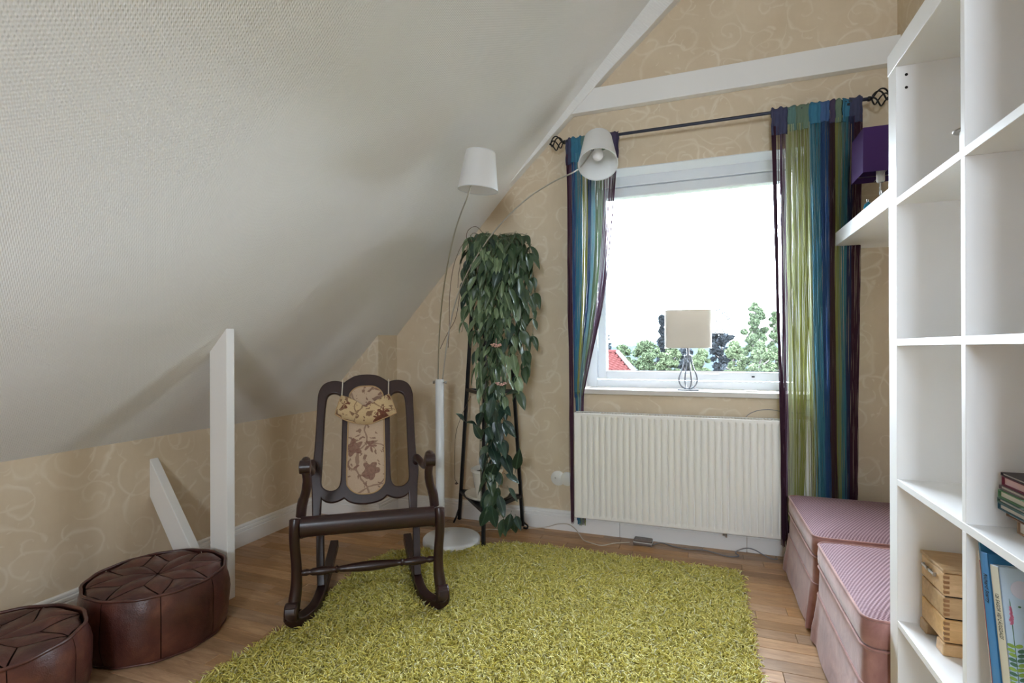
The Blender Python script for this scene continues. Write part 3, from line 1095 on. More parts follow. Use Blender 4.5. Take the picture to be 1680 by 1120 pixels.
def lampshade(ctr_open, axis, ro, rt, h, par):
    """open end at ctr_open; axis points from the narrow end to the open end"""
    a = Vector(axis).normalized()
    q = Vector((0, 0, -1)).rotation_difference(a).to_matrix().to_4x4()
    Mx = Matrix.Translation(Vector(ctr_open)) @ q   # local -Z is the opening direction
    b = MB()
    n = 48
    vs, fs = [], []
    th_ = .0018
    prof = [(ro, 0), (rt, h), (rt - th_, h), (ro - th_, 0)]
    b.lathe(prof + [prof[0]], n, Mx, cap=False)
    sh = auto_smooth(b.obj('shade', M['shade'], par), 40)
    b = MB().lathe([(ro + .0006, -.001), (ro + .0006, .003), (ro - .0026, .003), (ro - .0026, -.001), (ro + .0006, -.001)], n, Mx, cap=False)
    b.obj('rim', M['lampwhite'], sh)
    b = MB().lathe([(rt + .0006, h - .003), (rt + .0006, h + .001), (rt - .0026, h + .001), (rt - .0026, h - .003), (rt + .0006, h - .003)], n, Mx, cap=False)
    b.obj('rim', M['lampwhite'], sh)
    b = MB()
    for k in range(3):
        an = k * 2 * PI / 3 + .4
        b.tube([Mx @ Vector((.016 * math.cos(an), .016 * math.sin(an), h * .80)), Mx @ Vector(((rt - .001) * math.cos(an), (rt - .001) * math.sin(an), h - .004))], .0014, 6)
    b.obj('spider_fitting', M['steel'], sh)
    b = MB().lathe([(.016, h * .62), (.018, h * .66), (.018, h * .92), (.008, h * .96), (0, h * .96)], 20, Mx)
    auto_smooth(b.obj('lamp_holder', M['lampwhite'], par), 40)
    b = MB().lathe([(0, h * .22), (.012, h * .235), (.024, h * .30), (.029, h * .39), (.026, h * .48), (.017, h * .58), (.013, h * .66)], 20, Mx)
    auto_smooth(b.obj('bulb', M['bulb'], par), 60)
    return Mx


L0 = Vector((PX, PY, 0))
s1o = atY(784, 312, 2.25) - L0
s1t = atY(788.5, 250, 2.245) - L0
M1 = lampshade(s1o, s1o - s1t, .096, .070, (s1o - s1t).length, lp)
s2o = atY(981, 270, 2.50) - L0
vd = (CAMP - (s2o + L0)).normalized()
dn = Vector((0, 0, -1))
dn = (dn - vd * dn.dot(vd)).normalized()
ax2 = vd * .78 + dn * .62
M2 = lampshade(s2o, ax2, .096, .070, .185, lp)


def arm(px, Y0, Y1, zlast, endpt):
    n = len(px)
    pts = []
    z0, z1 = px[0][1], px[-1][1]
    for i, (x, y) in enumerate(px):
        t_ = (y - z0) / (z1 - z0)
        pts.append(atY(x, y, Y0 + (Y1 - Y0) * t_ ** 1.3) - L0)
    pts.append(Vector(endpt))
    return spl(pts, 6)


h1 = M1 @ Vector((-.02, 0, .185 * .80))
a1 = arm([(718.5, 626), (719.5, 580), (722, 530), (727, 480), (735, 430), (746, 382), (757, 348), (768, 320)], PY, 2.265, 0, M1 @ Vector((-.012, 0, .12)))
auto_smooth(MB().tube(a1, .0038, 8).obj('arm', M['steel'], lp), 50)
a2 = arm([(725.5, 626), (731, 580), (738, 535), (749, 490), (768, 445), (797, 398), (830, 358), (870, 322), (910, 297), (949, 277)], PY, 2.52, 0, M2 @ Vector((-.02, 0, .13)))
auto_smooth(MB().tube(a2, .0038, 8).obj('arm', M['steel'], lp), 50)
# ================================================================== ROCKING CHAIR
CHO = Vector((-1.2575, 1.7775, 0.0))
ch = thing('rocking_chair', 'dark carved mahogany rocking chair with rose damask seat and back', 'chair', CHO, math.atan2(.566, .824))
MH = M['mahogany']
TILT = R(21.8)
BV, BZ, UC = .38, .36, -.022
backM = Matrix.Translation((UC, BV, BZ)) @ Matrix.Rotation(PI / 2 - TILT, 4, 'X')   # local x -> u, local y -> up the back, local z -> towards the sitter (front)


def mirror(half):
    return half + [(-x, y) for x, y in reversed(half) if abs(x) > 1e-6]


outer_half = ([(0, .004)] + spl([(.0, .004), (.04, .008), (.075, .020), (.098, .039)], 5)[1:] + spl([(.098, .039), (.125, .026), (.155, .021), (.185, .030), (.205, .052)], 5)[1:]
              + [(.207, -.055), (.232, -.055)] + spl([(.232, -.055), (.238, .06), (.246, .16), (.236, .24), (.2315, .36), (.229, .50), (.225, .555), (.207, .592), (.175, .609), (.140, .610), (.108, .600)], 6)[1:]
              + spl([(.108, .600), (.095, .612), (.06, .634), (.03, .641), (0, .643)], 5)[1:])
outer = mirror(outer_half)
hole = spl([(.110, .30), (.110, .44), (.112, .515), (.128, .545), (.155, .556), (.180, .549), (.196, .522), (.2025, .44), (.2055, .30), (.2085, .17), (.208, .105), (.190, .077), (.160, .066), (.130, .074), (.113, .105), (.110, .18)], 5, closed=True)
holeL = [(-x, y) for x, y in hole]
bf = curve_plate('backrest_frame', [outer, hole, holeL], .030, .006, MH, ch)
bf.matrix_local = backM
auto_smooth(bf, 45)
pan = spl([(0, .045), (.045, .052), (.078, .080), (.0885, .12), (.088, .30), (.084, .50), (.078, .548), (.045, .578), (0, .584), (-.045, .578), (-.078, .548), (-.084, .50), (-.088, .30), (-.0885, .12), (-.078, .080), (-.045, .052)], 5, closed=True)


def puffed(outline, h, rings, base, M_):
    cx = sum(p[0] for p in outline) / len(outline)
    cy = sum(p[1] for p in outline) / len(outline)
    n = len(outline)
    vs, fs = [], []
    for i in range(rings + 1):
        t_ = 1 - i / (rings + .6)
        for x, y in outline:
            # rings shrink more across than along
            vs.append(M_ @ Vector((cx + (x - cx) * t_, cy + (y - cy) * t_, base + h * (1 - t_ ** 4) ** .6)))
    for i in range(rings):
        for k in range(n):
            k2 = (k + 1) % n
            fs.append((i * n + k, i * n + k2, (i + 1) * n + k2, (i + 1) * n + k))
    vs.append(M_ @ Vector((cx, cy, base + h)))
    fs += [(rings * n + k, rings * n + (k + 1) % n, len(vs) - 1) for k in range(n)]
    return vs, fs


b = MB().add(*puffed(pan, .012, 6, .0145, Matrix.Identity(4)))
o = b.obj('backrest_upholstery', M['floral'], ch, smooth=True, label='rose damask upholstered back panel')
o.matrix_local = backM
b = MB().tube([(x, y, .0165) for x, y in pan] + [(pan[0][0], pan[0][1], .0165)], .0032, 6, cap=False)
o = b.obj('backrest_piping', M['piping'], ch, smooth=True)
o.matrix_local = backM
b = MB().tube([(UC - .20, .392, .274), (UC + .20, .392, .274)], [(.012, .026)] * 2, 10)
b.obj('seat_rail', MH, ch)


def backpt(u, s, f=0.0):
    return Vector(backM @ Vector((u, s, f)))


for sg in (-1, 1):
    st = backpt(sg * .236, .185, .0)
    A = [st, backpt(sg * .243, .195, .06), (sg * .250 - .004, .29, .548), (sg * .252 - .004, .19, .588), (sg * .251 - .003, .10, .632), (sg * .247, .045, .648), (sg * .246, .012, .640), (sg * .246, .000, .622)]
    A = spl([tuple(p) for p in A], 6)
    nA = len(A)
    rad = []
    for i in range(nA):
        t_ = i / (nA - 1)
        rad.append((.015 + .005 * t_, .021 - .004 * math.sin(t_ * PI)))
    b = MB().tube(A, rad, 12, up=(0, -.3, 1))
    b.tube([(sg * .246 - .021, .008, .632), (sg * .246 - .019, .008, .632), (sg * .246 + .019, .008, .632), (sg * .246 + .021, .008, .632)], [.020, .0265, .0265, .020], 18)
    b.tube([(sg * .246, .008, .645), (sg * .246, .008, .605)], [(.016, .018), (.014, .015)], 12)
    auto_smooth(b.obj('armrest', MH, ch), 45)
    B_ = spl([(sg * .243, .012, .615), (sg * .240, .020, .575), (sg * .247, .038, .525), (sg * .262, .050, .475), (sg * .268, .052, .425)], 6)
    b = MB().tube(B_, [(.017, .016)] * 8 + [(.018, .018)] * 8 + [(.020, .020)] * (len(B_) - 16), 12, up=(0, 1, .2))
    auto_smooth(b.obj('arm_post', MH, ch), 45)
# seat
def seatz(v): return .418 - .295 * v
rail = MB()
prof = [(.034, -.034), (.034, .026), (.024, .038), (.006, .042), (-.012, .036), (-.022, .020), (-.023, -.010), (-.016, -.030), (0, -.037)]
b = MB()
nprof = len(prof)
vs = []
us = [-.262, -.2, -.1, 0, .1, .2, .262]
for u in us:
    for dv, dz in prof: vs.append((u, dv, .394 + dz))
fs = [tuple(range(nprof)), tuple(range(len(vs) - 1, len(vs) - nprof - 1, -1))]
for i in range(len(us) - 1):
    for k in range(nprof):
        k2 = (k + 1) % nprof
        fs.append((i * nprof + k, i * nprof + k2, (i + 1) * nprof + k2, (i + 1) * nprof + k))
b.add(vs, fs)
auto_smooth(b.obj('seat_rail', MH, ch, label='rounded front seat rail'), 60)
for sg in (-1, 1):
    b = MB().tube([(sg * .268, .02, .378), (sg * .240, .2, .325), (sg * .215, .385, .272)], [(.014, .030)] * 3, 8, rect=True, up=(0, 0, 1))
    bev(b.obj('seat_rail', MH, ch), .004)
b = MB()
def seatfn(u, v):
    vv = .022 + v * .375
    hw = .262 - .045 * v
    x = (u * 2 - 1)
    puff = (1 - abs(x) ** 3) * (1 - abs(v * 2 - 1) ** 4)
    return (x * hw, vv - .022 * (1 - v) ** 6, seatz(vv) + .004 + .017 * max(0, puff) ** .6 + .0008 * math.sin(u * 40) * math.cos(v * 30))
b.grid(seatfn, 25, 19)
o = b.obj('seat_cushion', M['floral'], ch, smooth=True, label='rose damask seat')
# legs and rockers
for sg in (-1, 1):
    F = spl([(sg * .281, .004, .432), (sg * .283, -.006, .400), (sg * .284, -.004, .340), (sg * .279, .006, .250), (sg * .279, .008, .170), (sg * .286, .000, .105), (sg * .290, -.006, .070)], 6)
    n = len(F)
    rad = [(.0235 - .004 * math.sin(min(1, i / n * 1.3) * PI), .026 - .006 * math.sin(min(1, i / n * 1.25) * PI)) for i in range(n)]
    rad[0] = (.016, .018)
    b = MB().tube(F, rad, 14, up=(0, 1, 0))
    auto_smooth(b.obj('leg', MH, ch), 45)
    rk = [(sg * .294, -.030, .100), (sg * .2945, -.036, .075), (sg * .289, -.030, .052), (sg * .272, -.008, .036), (sg * .248, .030, .031), (sg * .226, .085, .030), (sg * .214, .16, .030), (sg * .209, .25, .032), (sg * .204, .35, .038), (sg * .197, .46, .052), (sg * .190, .56, .072), (sg * .184, .64, .094)]
    K = spl(rk, 6)
    b = MB().tube(K, [(.0205, .0215)] * len(K), 4, rect=True, up=(0, -.35, 1))
    b.tube([(sg * .293 - .0245, -.026, .078), (sg * .293 - .0215, -.026, .078), (sg * .293 + .0215, -.026, .078), (sg * .293 + .0245, -.026, .078)], [(.024, .030), (.030, .038), (.030, .038), (.024, .030)], 20)
    bev(auto_smooth(b.obj('rocker', MH, ch), 45), .005)
    L_ = [(sg * .214 + UC * .4, .372, .318), (sg * .217 + UC * .3, .345, .26), (sg * .214 + UC * .2, .30, .15), (sg * .209, .252, .048)]
    b = MB().tube(spl(L_, 4), (.0165, .0185), 4, rect=True, up=(0, 1, .3))
    bev(b.obj('leg', MH, ch), .004)
tp = [(.006, 0), (.011, .012), (.013, .03), (.009, .04), (.014, .05), (.016, .075), (.017, .095), (.013, .125), (.0105, .135), (.0155, .142), (.0105, .150), (.013, .165), (.018, .22), (.0205, .27)]
tp = tp + [(r_, .54 - z) for r_, z in reversed(tp[:-1])]
b = MB().lathe(tp, 16, Matrix.Translation((-.270, .010, .214)) @ Matrix.Rotation(PI / 2, 4, 'Y'))
auto_smooth(b.obj('stretcher', MH, ch, label='turned front stretcher'), 50)

# headrest cushion hung over the top rail
hc = thing('headrest_cushion', 'small gold damask headrest cushion hung by cords on the rocking chair', 'cushion', CHO, math.atan2(.566, .824))
cush = ([(-.120, .530)] + spl([(-.120, .530), (-.075, .512), (-.03, .478), (.0, .462), (.030, .476), (.066, .505), (.112, .533)], 5)[1:] + spl([(.112, .533), (.130, .49), (.148, .432)], 4)[1:]
        + spl([(.148, .432), (.09, .408), (.02, .382), (-.04, .385), (-.10, .405), (-.148, .436)], 5)[1:] + spl([(-.148, .436), (-.136, .48), (-.120, .530)], 4)[1:-1])
b = MB().add(*puffed(cush, .030, 6, .034, Matrix.Identity(4)))
n0 = len(cush)
vs, fs = puffed(cush, -.006, 3, .034, Matrix.Identity(4))
b.add(vs, fs)
o = b.obj('cushion_body', M['floral_gold'], hc, smooth=True)
o.matrix_local = backM
b = MB().tube([(x, y, .034) for x, y in cush] + [(cush[0][0], cush[0][1], .034)], .0033, 6, cap=False)
o = b.obj('cushion_piping', M['piping'], hc, smooth=True)
o.matrix_local = backM
for x, y in ((-.118, .529), (.110, .532)):
    b = MB().tube(spl([(x, y, .034), (x + .001, .575, .0215), (x + .002, .606 if x < 0 else .608, .0195), (x + .002, .622, .004), (x + .002, .615, -.019), (x + .002, .56, -.020)], 5), .0026, 6)
    o = b.obj('cord', M['cord'], hc, smooth=True)
    o.matrix_local = backM

# ================================================================== POUFS
def patch(poly, fn, puff, n=5):
    """quad or triangle patch over (u,v) poly corners; fn(u,v,out) -> world"""
    vs = []
    c = [Vector(p) for p in poly]
    if len(c) == 3: c.append((c[2]))
    for j in range(n + 1):
        for i in range(n + 1):
            a, b_ = i / n, j / n
            p = (c[0] * (1 - a) + c[1] * a) * (1 - b_) + (c[3] * (1 - a) + c[2] * a) * b_
            e = (4 * a * (1 - a)) ** .5 * (4 * b_ * (1 - b_)) ** .5
            vs.append(fn(p.x, p.y, puff * e - .0015 * (1 - e)))
    fs = [(j * (n + 1) + i, j * (n + 1) + i + 1, (j + 1) * (n + 1) + i + 1, (j + 1) * (n + 1) + i) for j in range(n) for i in range(n)]
    return vs, fs


def pouf(x, y, Rr, H, rot, label, seed, sag):
    r = random.Random(seed)
    p = thing('pouf', label, 'pouf', (x, y, 0), rot, 'leather poufs by the knee wall')
    wob = [r.uniform(-.012, .012) for _ in range(8)]

    def rad(a, z):
        k = a / (2 * PI) * 8
        i = int(math.floor(k)) % 8
        f = k - math.floor(k)
        w_ = wob[i] * (1 - f) + wob[(i + 1) % 8] * f
        prof_ = 1 - .06 * (1 - z / H) ** 3 - .05 * (z / H) ** 4 + .012 * math.sin(z / H * PI)
        return Rr * prof_ * (1 + w_ * .5) + .0025 * math.sin(a * 13 + z * 40)

    def side(u, v, out):      # u angle, v height
        rr = rad(u, v) + out
        return Vector((rr * math.cos(u), rr * math.sin(u), v))

    def top(px, py, out):
        d_ = math.hypot(px, py)
        a = math.atan2(py, px) % (2 * PI)
        e = d_ / Rr
        z = H + .006 - sag * (1 - e ** 2) - .012 * e ** 8 + .004 * math.sin(px * 31 + seed) * math.cos(py * 27)
        s_ = min(1, rad(a, H) / Rr)
        return Vector((px * s_, py * s_, z + out))

    core = MB().lathe([(Rr * .9, .002), (Rr * .95, H * .3), (Rr * .955, H * .7), (Rr * .90, H - .012), (Rr * .75, H - .016 - sag * .4), (Rr * .3, H - .014 - sag), (0, H - .014 - sag)], 40)
    core.obj('stuffed_core', M['core'], p, smooth=True)
    for k in range(8):
        a0, a1 = k * PI / 4, (k + 1) * PI / 4
        b = MB()
        b.add(*patch([(a0 + .006, .004), (a1 - .006, .004), (a1 - .006, H - .004), (a0 + .006, H - .004)], side, .006, 7))
        b.obj('leather_panel', M['leather'], p, smooth=True)
    C_ = lambda d_, a: (d_ * Rr * math.cos(a), d_ * Rr * math.sin(a), 0)
    for k in range(8):
        a = k * PI / 4
        b = MB().add(*patch([C_(.02, a), C_(.5, a - PI / 8 * .98), C_(.93, a), C_(.5, a + PI / 8 * .98)], top, .008, 6))
        b.obj('star_panel', M['leather'], p, smooth=True)
        am = a + PI / 8
        b = MB().add(*patch([C_(.52, am), C_(.945, a + .02), C_(.955, am), C_(.945, a + PI / 4 - .02)], top, .007, 6))
        b.obj('rim_panel', M['leather'], p, smooth=True)
    b = MB()
    b.tube([side(2 * PI * i / 64, H - .001, .000) + Vector((0, 0, .002)) for i in range(65)], .0055, 8, cap=False)
    b.obj('piping', M['leather'], p, smooth=True)
    b = MB()
    b.tube([side(2 * PI * i / 64, .006, .000) for i in range(65)], .004, 6, cap=False)
    b.obj('piping', M['leather'], p, smooth=True)


pouf(-1.975, 1.418, .243, .232, .2, 'oxblood leather pouf in front of the timber brace and post', 4, .004)
pouf(-1.98, .915, .232, .232, .5, 'oxblood leather pouf cut off by the lower left corner of the photo', 8, .005)

# ================================================================== RUG
rug = thing('shag_rug', 'lime green shaggy rug lying in front of the rocking chair', 'rug', (0, 0, 0))
RP = spl([(-1.53, 1.30), (-1.515, 1.6), (-1.545, 1.95), (-1.575, 2.22), (-1.50, 2.40), (-1.35, 2.50), (-1.18, 2.58), (-1.02, 2.675), (-.90, 2.71)], 4) + [(-.4, 2.712), (.188, 2.722), (.190, 2.2), (.186, 1.6), (.19, .80), (-1.53, .80)]
MB().prism(RP, .0015, .010, 'Z').obj('backing', M['rugback'], rug)
rs = np.random.RandomState(5)
poly = np.array(RP)


def inside(px, py):
    ins = np.zeros(len(px), bool)
    j = len(poly) - 1
    for i in range(len(poly)):
        xi, yi = poly[i]
        xj, yj = poly[j]
        c = ((yi > py) != (yj > py)) & (px < (xj - xi) * (py - yi) / (yj - yi + 1e-12) + xi)
        ins ^= c
        j = i
    return ins


NS = 108000
px = rs.uniform(-1.6, .2, NS)
py = rs.uniform(.95, 2.74, NS)
keep = inside(px, py)
px, py = px[keep], py[keep]
n = len(px)
ROCK = [CHO + Vector((u * .824 - v * .566, u * .566 + v * .824, 0)) for sg in (-1, 1) for (u, v) in [(sg * .293, -.06), (sg * .293, -.03), (sg * .280, -.012), (sg * .262, .01)] + [(sg * (.24 - .03 * min(1, k / 5)), .035 + k * .022) for k in range(16)]]
press = np.zeros(n, bool)
for q_ in ROCK: press |= (px - q_.x) ** 2 + (py - q_.y) ** 2 < .032 ** 2
ln = rs.uniform(.024, .044, n)
ln = np.where(press, ln * .42, ln)
az = rs.uniform(0, 2 * PI, n)
lean = rs.uniform(.9, 2.1, n)
curl = rs.uniform(-.9, .9, n)
K_ = 4
P_ = np.zeros((n, K_, 3))
P_[:, 0, 0], P_[:, 0, 1], P_[:, 0, 2] = px, py, .008
ang = lean * .35
a2_ = az.copy()
for k in range(1, K_):
    st_ = ln / (K_ - 1)
    P_[:, k, 0] = P_[:, k - 1, 0] + st_ * np.sin(ang) * np.cos(a2_)
    P_[:, k, 1] = P_[:, k - 1, 1] + st_ * np.sin(ang) * np.sin(a2_)
    P_[:, k, 2] = P_[:, k - 1, 2] + st_ * np.cos(ang)
    ang = ang + lean * .42
    a2_ = a2_ + curl * .5
P_[:, :, 2] = np.maximum(P_[:, :, 2], .004)
rw = rs.uniform(.0015, .0027, n)
V_ = np.zeros((n, K_, 3, 3))
for s_ in range(3):
    th_ = s_ * 2 * PI / 3 + az
    for k in range(K_):
        f_ = rw * (1.0 if k < K_ - 1 else .75)
        V_[:, k, s_, 0] = P_[:, k, 0] + f_ * np.cos(th_) 
        V_[:, k, s_, 1] = P_[:, k, 1] + f_ * np.sin(th_) 
        V_[:, k, s_, 2] = P_[:, k, 2] + f_ * .5 * np.cos(th_ * 2)
V_ = V_.reshape(-1, 3)
base_i = (np.arange(n) * K_ * 3)[:, None]
qs = []
for k in range(K_ - 1):
    for s_ in range(3):
        s2_ = (s_ + 1) % 3
        qs.append([k * 3 + s_, k * 3 + s2_, (k + 1) * 3 + s2_, (k + 1) * 3 + s_])
qs = np.array(qs)
Q = (base_i[:, :, None] + qs[None]).reshape(-1, 4)
nq = len(qs)
me = bpy.data.meshes.new('pile')
me.vertices.add(len(V_))
me.vertices.foreach_set('co', V_.ravel())
me.loops.add(Q.size)
me.loops.foreach_set('vertex_index', Q.ravel().astype(np.int32))
me.polygons.add(len(Q))
me.polygons.foreach_set('loop_start', (np.arange(len(Q)) * 4).astype(np.int32))
me.update(calc_edges=True)
at_ = me.attributes.new('shade', 'FLOAT', 'FACE')
sh_ = np.clip(rs.normal(.5, .24, n), 0, 1)
at_.data.foreach_set('value', np.repeat(sh_, nq).astype(np.float32))
me.polygons.foreach_set('use_smooth', np.ones(len(Q), bool))
me.materials.append(M['pile'])
po = link('pile', me, rug)
po['kind'] = 'stuff'

# ================================================================== OTTOMANS
def rrect(x0, x1, y0, y1, r, n=6):
    pts = []
    for cx_, cy_, a0 in ((x1 - r, y1 - r, 0), (x0 + r, y1 - r, PI / 2), (x0 + r, y0 + r, PI), (x1 - r, y0 + r, 1.5 * PI)):
        for i in range(n + 1):
            a = a0 + PI / 2 * i / n
            pts.append((cx_ + r * math.cos(a), cy_ + r * math.sin(a)))
    return pts


def resample(pts, step):
    out = []
    m = len(pts)
    for i in range(m):
        p, q = np.array(pts[i]), np.array(pts[(i + 1) % m])
        k = max(1, int(np.linalg.norm(q - p) / step))
        for j in range(k): out.append(tuple(p + (q - p) * j / k))
    return out


def ottoman(y0, y1, label, seed, x0=.418, x1=.918, H=.372):
    r = random.Random(seed)
    o_ = thing('ottoman', label, 'ottoman', ((x0 + x1) / 2, (y0 + y1) / 2, 0), 0, 'mauve ottomans along the right wall')
    hx, hy = (x1 - x0) / 2, (y1 - y0) / 2
    ol = resample(rrect(-hx, hx, -hy, hy, .035), .03)
    n = len(ol)
    # top cushion: side band, piping, woven top
    zc = H - .082
    vs, fs = [], []
    prof_ = [(-.006, zc), (.004, zc + .012), (.006, zc + .045), (.002, H - .010), (-.002, H - .004)]
    for off, z in prof_:
        for i, (x, y) in enumerate(ol):
            d_ = math.hypot(x, y)
            k = 1 + off / d_
            vs.append((x * k, y * k, z))
    for j in range(len(prof_) - 1):
        for i in range(n): fs.append((j * n + i, j * n + (i + 1) % n, (j + 1) * n + (i + 1) % n, (j + 1) * n + i))
    MB().add(vs, fs).obj('cushion_band', M['velvet'], o_, smooth=True)
    b = MB().add(*puffed(ol, .022, 8, H - .004, Matrix.Identity(4)))
    b.obj('cushion_top', M['weavefab'], o_, smooth=True, label='mauve woven cushion top')
    for z, off in ((H - .004, .001), (zc - .002, .001)):
        b = MB().tube([(x * (1 + off / math.hypot(x, y)), y * (1 + off / math.hypot(x, y)), z) for x, y in ol + ol[:1]], .0042, 6, cap=False)
        b.obj('piping', M['velvet'], o_, smooth=True)
    # body
    vs, fs = [], []
    prof_ = [(-.010, .015), (-.004, .10), (-.001, .17), (.001, .20), (-.004, zc - .004)]
    for off, z in prof_:
        for i, (x, y) in enumerate(ol):
            d_ = math.hypot(x, y)
            k = 1 + off / d_
            vs.append((x * k, y * k, z))
    for j in range(len(prof_) - 1):
        for i in range(n): fs.append((j * n + i, j * n + (i + 1) % n, (j + 1) * n + (i + 1) % n, (j + 1) * n + i))
    vs2 = [(x, y, zc - .004) for x, y in ol]
    b = MB().add(vs, fs)
    b.add([(x * .99, y * .99, zc - .004) for x, y in ol], [tuple(range(n))])
    b.obj('body', M['velvet'], o_, smooth=True)
    zs = .185
    b = MB().tube([(x * (1 + .004 / math.hypot(x, y)), y * (1 + .004 / math.hypot(x, y)), zs) for x, y in ol + ol[:1]], .0036, 6, cap=False)
    b.obj('piping', M['velvet'], o_, smooth=True)
    # skirt with kick pleats at the corners
    rings = [(zs, 0.004, 0), (zs - .03, .008, .3), (zs - .09, .012, .7), (.06, .017, .95), (.008, .022, 1.0)]
    vs, fs = [], []
    fine = resample(rrect(-hx, hx, -hy, hy, .02, 4), .010)
    m = len(fine)
    for z, off, w_ in rings:
        for i, (x, y) in enumerate(fine):
            dc = min(math.hypot(abs(x) - hx, abs(y) - hy), .2)
            pleat = w_ * (.020 * math.exp(-((dc - .045) / .016) ** 2) - .028 * math.exp(-((dc) / .020) ** 2))
            wave = w_ * .003 * math.sin(i * .19 + seed)
            d_ = math.hypot(x, y)
            k = 1 + (off + pleat + wave) / d_
            vs.append((x * k, y * k, z))
    for j in range(len(rings) - 1):
        for i in range(m): fs.append((j * m + i, j * m + (i + 1) % m, (j + 1) * m + (i + 1) % m, (j + 1) * m + i))
    MB().add(vs, fs).obj('skirt', M['velvet'], o_, smooth=True)


ottoman(2.262, 2.862, 'mauve skirted ottoman beside the radiator and under the string curtain', 2)
ottoman(1.624, 2.210, 'mauve skirted ottoman half hidden by the bookcase end', 7)
# ================================================================== BOOKCASE
BX, BD = .4685, .39
ENDT, DV, CELL = .0545, .0164, .3352
ZB, ZT = 0.0, 1.852
bc = thing('bookcase', 'white open grid bookcase along the right wall', 'bookcase', (BX, 1.597, 0))
# local: x = depth into the wall (0..BD), y = negative towards the viewer
NC = 5
ncol_y = []
y = -ENDT
MBx = lambda x0, x1, y0, y1, z0, z1: MB().box(x0, x1, y0, y1, z0, z1)
ytot = -(2 * ENDT + NC * CELL + (NC - 1) * DV)
bev(MBx(-.002, BD, ytot - .001, .001, ZT - .0525, ZT).obj('cap_panel', M['shelfwhite'], bc), .0012)
bev(MBx(-.001, BD, ytot, 0, 0, .0605).obj('base_panel', M['shelfwhite'], bc), .0012)
sp_ = MBx(0, BD, -ENDT, 0, .0605, ZT - .0525).obj('end_panel', M['shelfwhite'], bc)
bev(sp_, .0012)
bev(MBx(0, BD, ytot, ytot + ENDT, .0605, ZT - .0525).obj('end_panel', M['shelfwhite'], bc), .0012)
shz = [.3975, .7515, 1.1015, 1.4530]
for z in shz:
    bev(MBx(0, BD, ytot + ENDT, -ENDT, z, z + DV).obj('shelf', M['shelfwhite'], bc), .001)
zlev = [.0605] + [z_ for z in shz for z_ in (z, z + DV)] + [ZT - .0525]
for c in range(1, NC):
    yd_ = -ENDT - c * CELL - (c - 1) * DV
    for i in range(5):
        bev(MBx(.0005, BD, yd_ - DV, yd_, zlev[2 * i], zlev[2 * i + 1]).obj('divider', M['shelfwhite'], bc), .001)
for z in (1.776, 1.744):
    MB().lathe([(.0035, 0), (.0035, .0006), (0, .0006)], 10, Matrix.Translation((.022, -ENDT, z)) @ Matrix.Rotation(PI / 2, 4, 'X')).obj('peg_hole', M['dark'], sp_)

Y2 = 1.597 - ENDT - CELL          # far face of first divider (facing the window)
Y2n = Y2 - DV                      # near face: far side of the second column

# sewing box in the lowest visible cell
sz = .3975 + DV
sb = thing('sewing_box', 'light beech wood sewing box with finger joints and brass catches', 'box', (.512, 1.402, sz))
# local: front face x=0 looking to the room (-x), extends +x; y from 0 to .125 along the bookcase
BW_ = .122
tz = [(.028, .079), (.082, .128), (.131, .181)]
for i, (z0, z1) in enumerate(tz):
    o = bev(MB().box(0, .24, 0, BW_, z0, z1).obj('tray', M['beech'], sb), .003)
    b = MB()
    for k in range(4):
        zz = z0 + .006 + k * (z1 - z0 - .006) / 4
        b.box(-.0004, .010, -.0005, .004, zz, zz + .006)
    b.obj('finger_joint', M['beechdark'], o, kind='stuff')
bev(MB().box(-.002, .242, -.002, BW_ + .002, .1825, .190).obj('lid', M['beech'], sb), .002)
MB().box(.004, .236, .004, BW_ - .004, .026, .184).obj('shadow_gap', M['dark'], sb)
for y0 in (0.012, .088):
    pass
bev(MB().prism([(-.004, 0), (.246, 0), (.244, .026), (-.002, .026)], -.004, .034, 'Y').obj('foot', M['beech'], sb), .003)
bev(MB().prism([(-.004, 0), (.246, 0), (.244, .026), (-.002, .026)], BW_ - .034, BW_ + .004, 'Y').obj('foot', M['beech'], sb), .003)
for y0 in (.040, .078):
    b = MB().tube([(-.004, y0, .162), (-.004, y0 + .026, .162)], .003, 8)
    b.box(-.006, .0, y0 - .001, y0 + .002, .158, .166).box(-.006, .0, y0 + .024, y0 + .027, .158, .166)
    b.obj('brass_catch', M['steel'], sb)

# stacked books in the second column
BKC = {'charcoal': srgb(58, 50, 58), 'maroon': srgb(112, 32, 58), 'greymauve': srgb(128, 116, 118), 'green': srgb(78, 124, 82), 'pine': srgb(62, 92, 84), 'tealbook': srgb(40, 84, 100), 'tan': srgb(176, 146, 118), 'brownbook': srgb(140, 104, 82), 'paper': srgb(232, 226, 218), 'pinkpaper': srgb(224, 190, 194)}
for k_, c_ in BKC.items(): M['bk_' + k_] = plain('book_' + k_, c_, .5, vary=.05)


def book(label, mat, L, W, T, M4, paper='bk_paper', group=None, name='book'):
    """local x: from spine (0) to fore edge (W); y: thickness centred; z: 0..L"""
    b_ = bpy.data.objects.new(name, None)
    COL.objects.link(b_)
    b_.matrix_world = M4
    setp(b_, label, 'book', group)
    c = .0022 if T > .008 else .001
    o = MB().box(0, W, -T / 2, -T / 2 + c, 0, L).box(0, W, T / 2 - c, T / 2, 0, L).box(0, c, -T / 2, T / 2, 0, L).obj('cover', M[mat], b_)
    bev(o, .0008)
    MB().box(c, W - .004, -T / 2 + c, T / 2 - c, .004, L - .004).obj('page_block', M[paper], b_)
    return b_


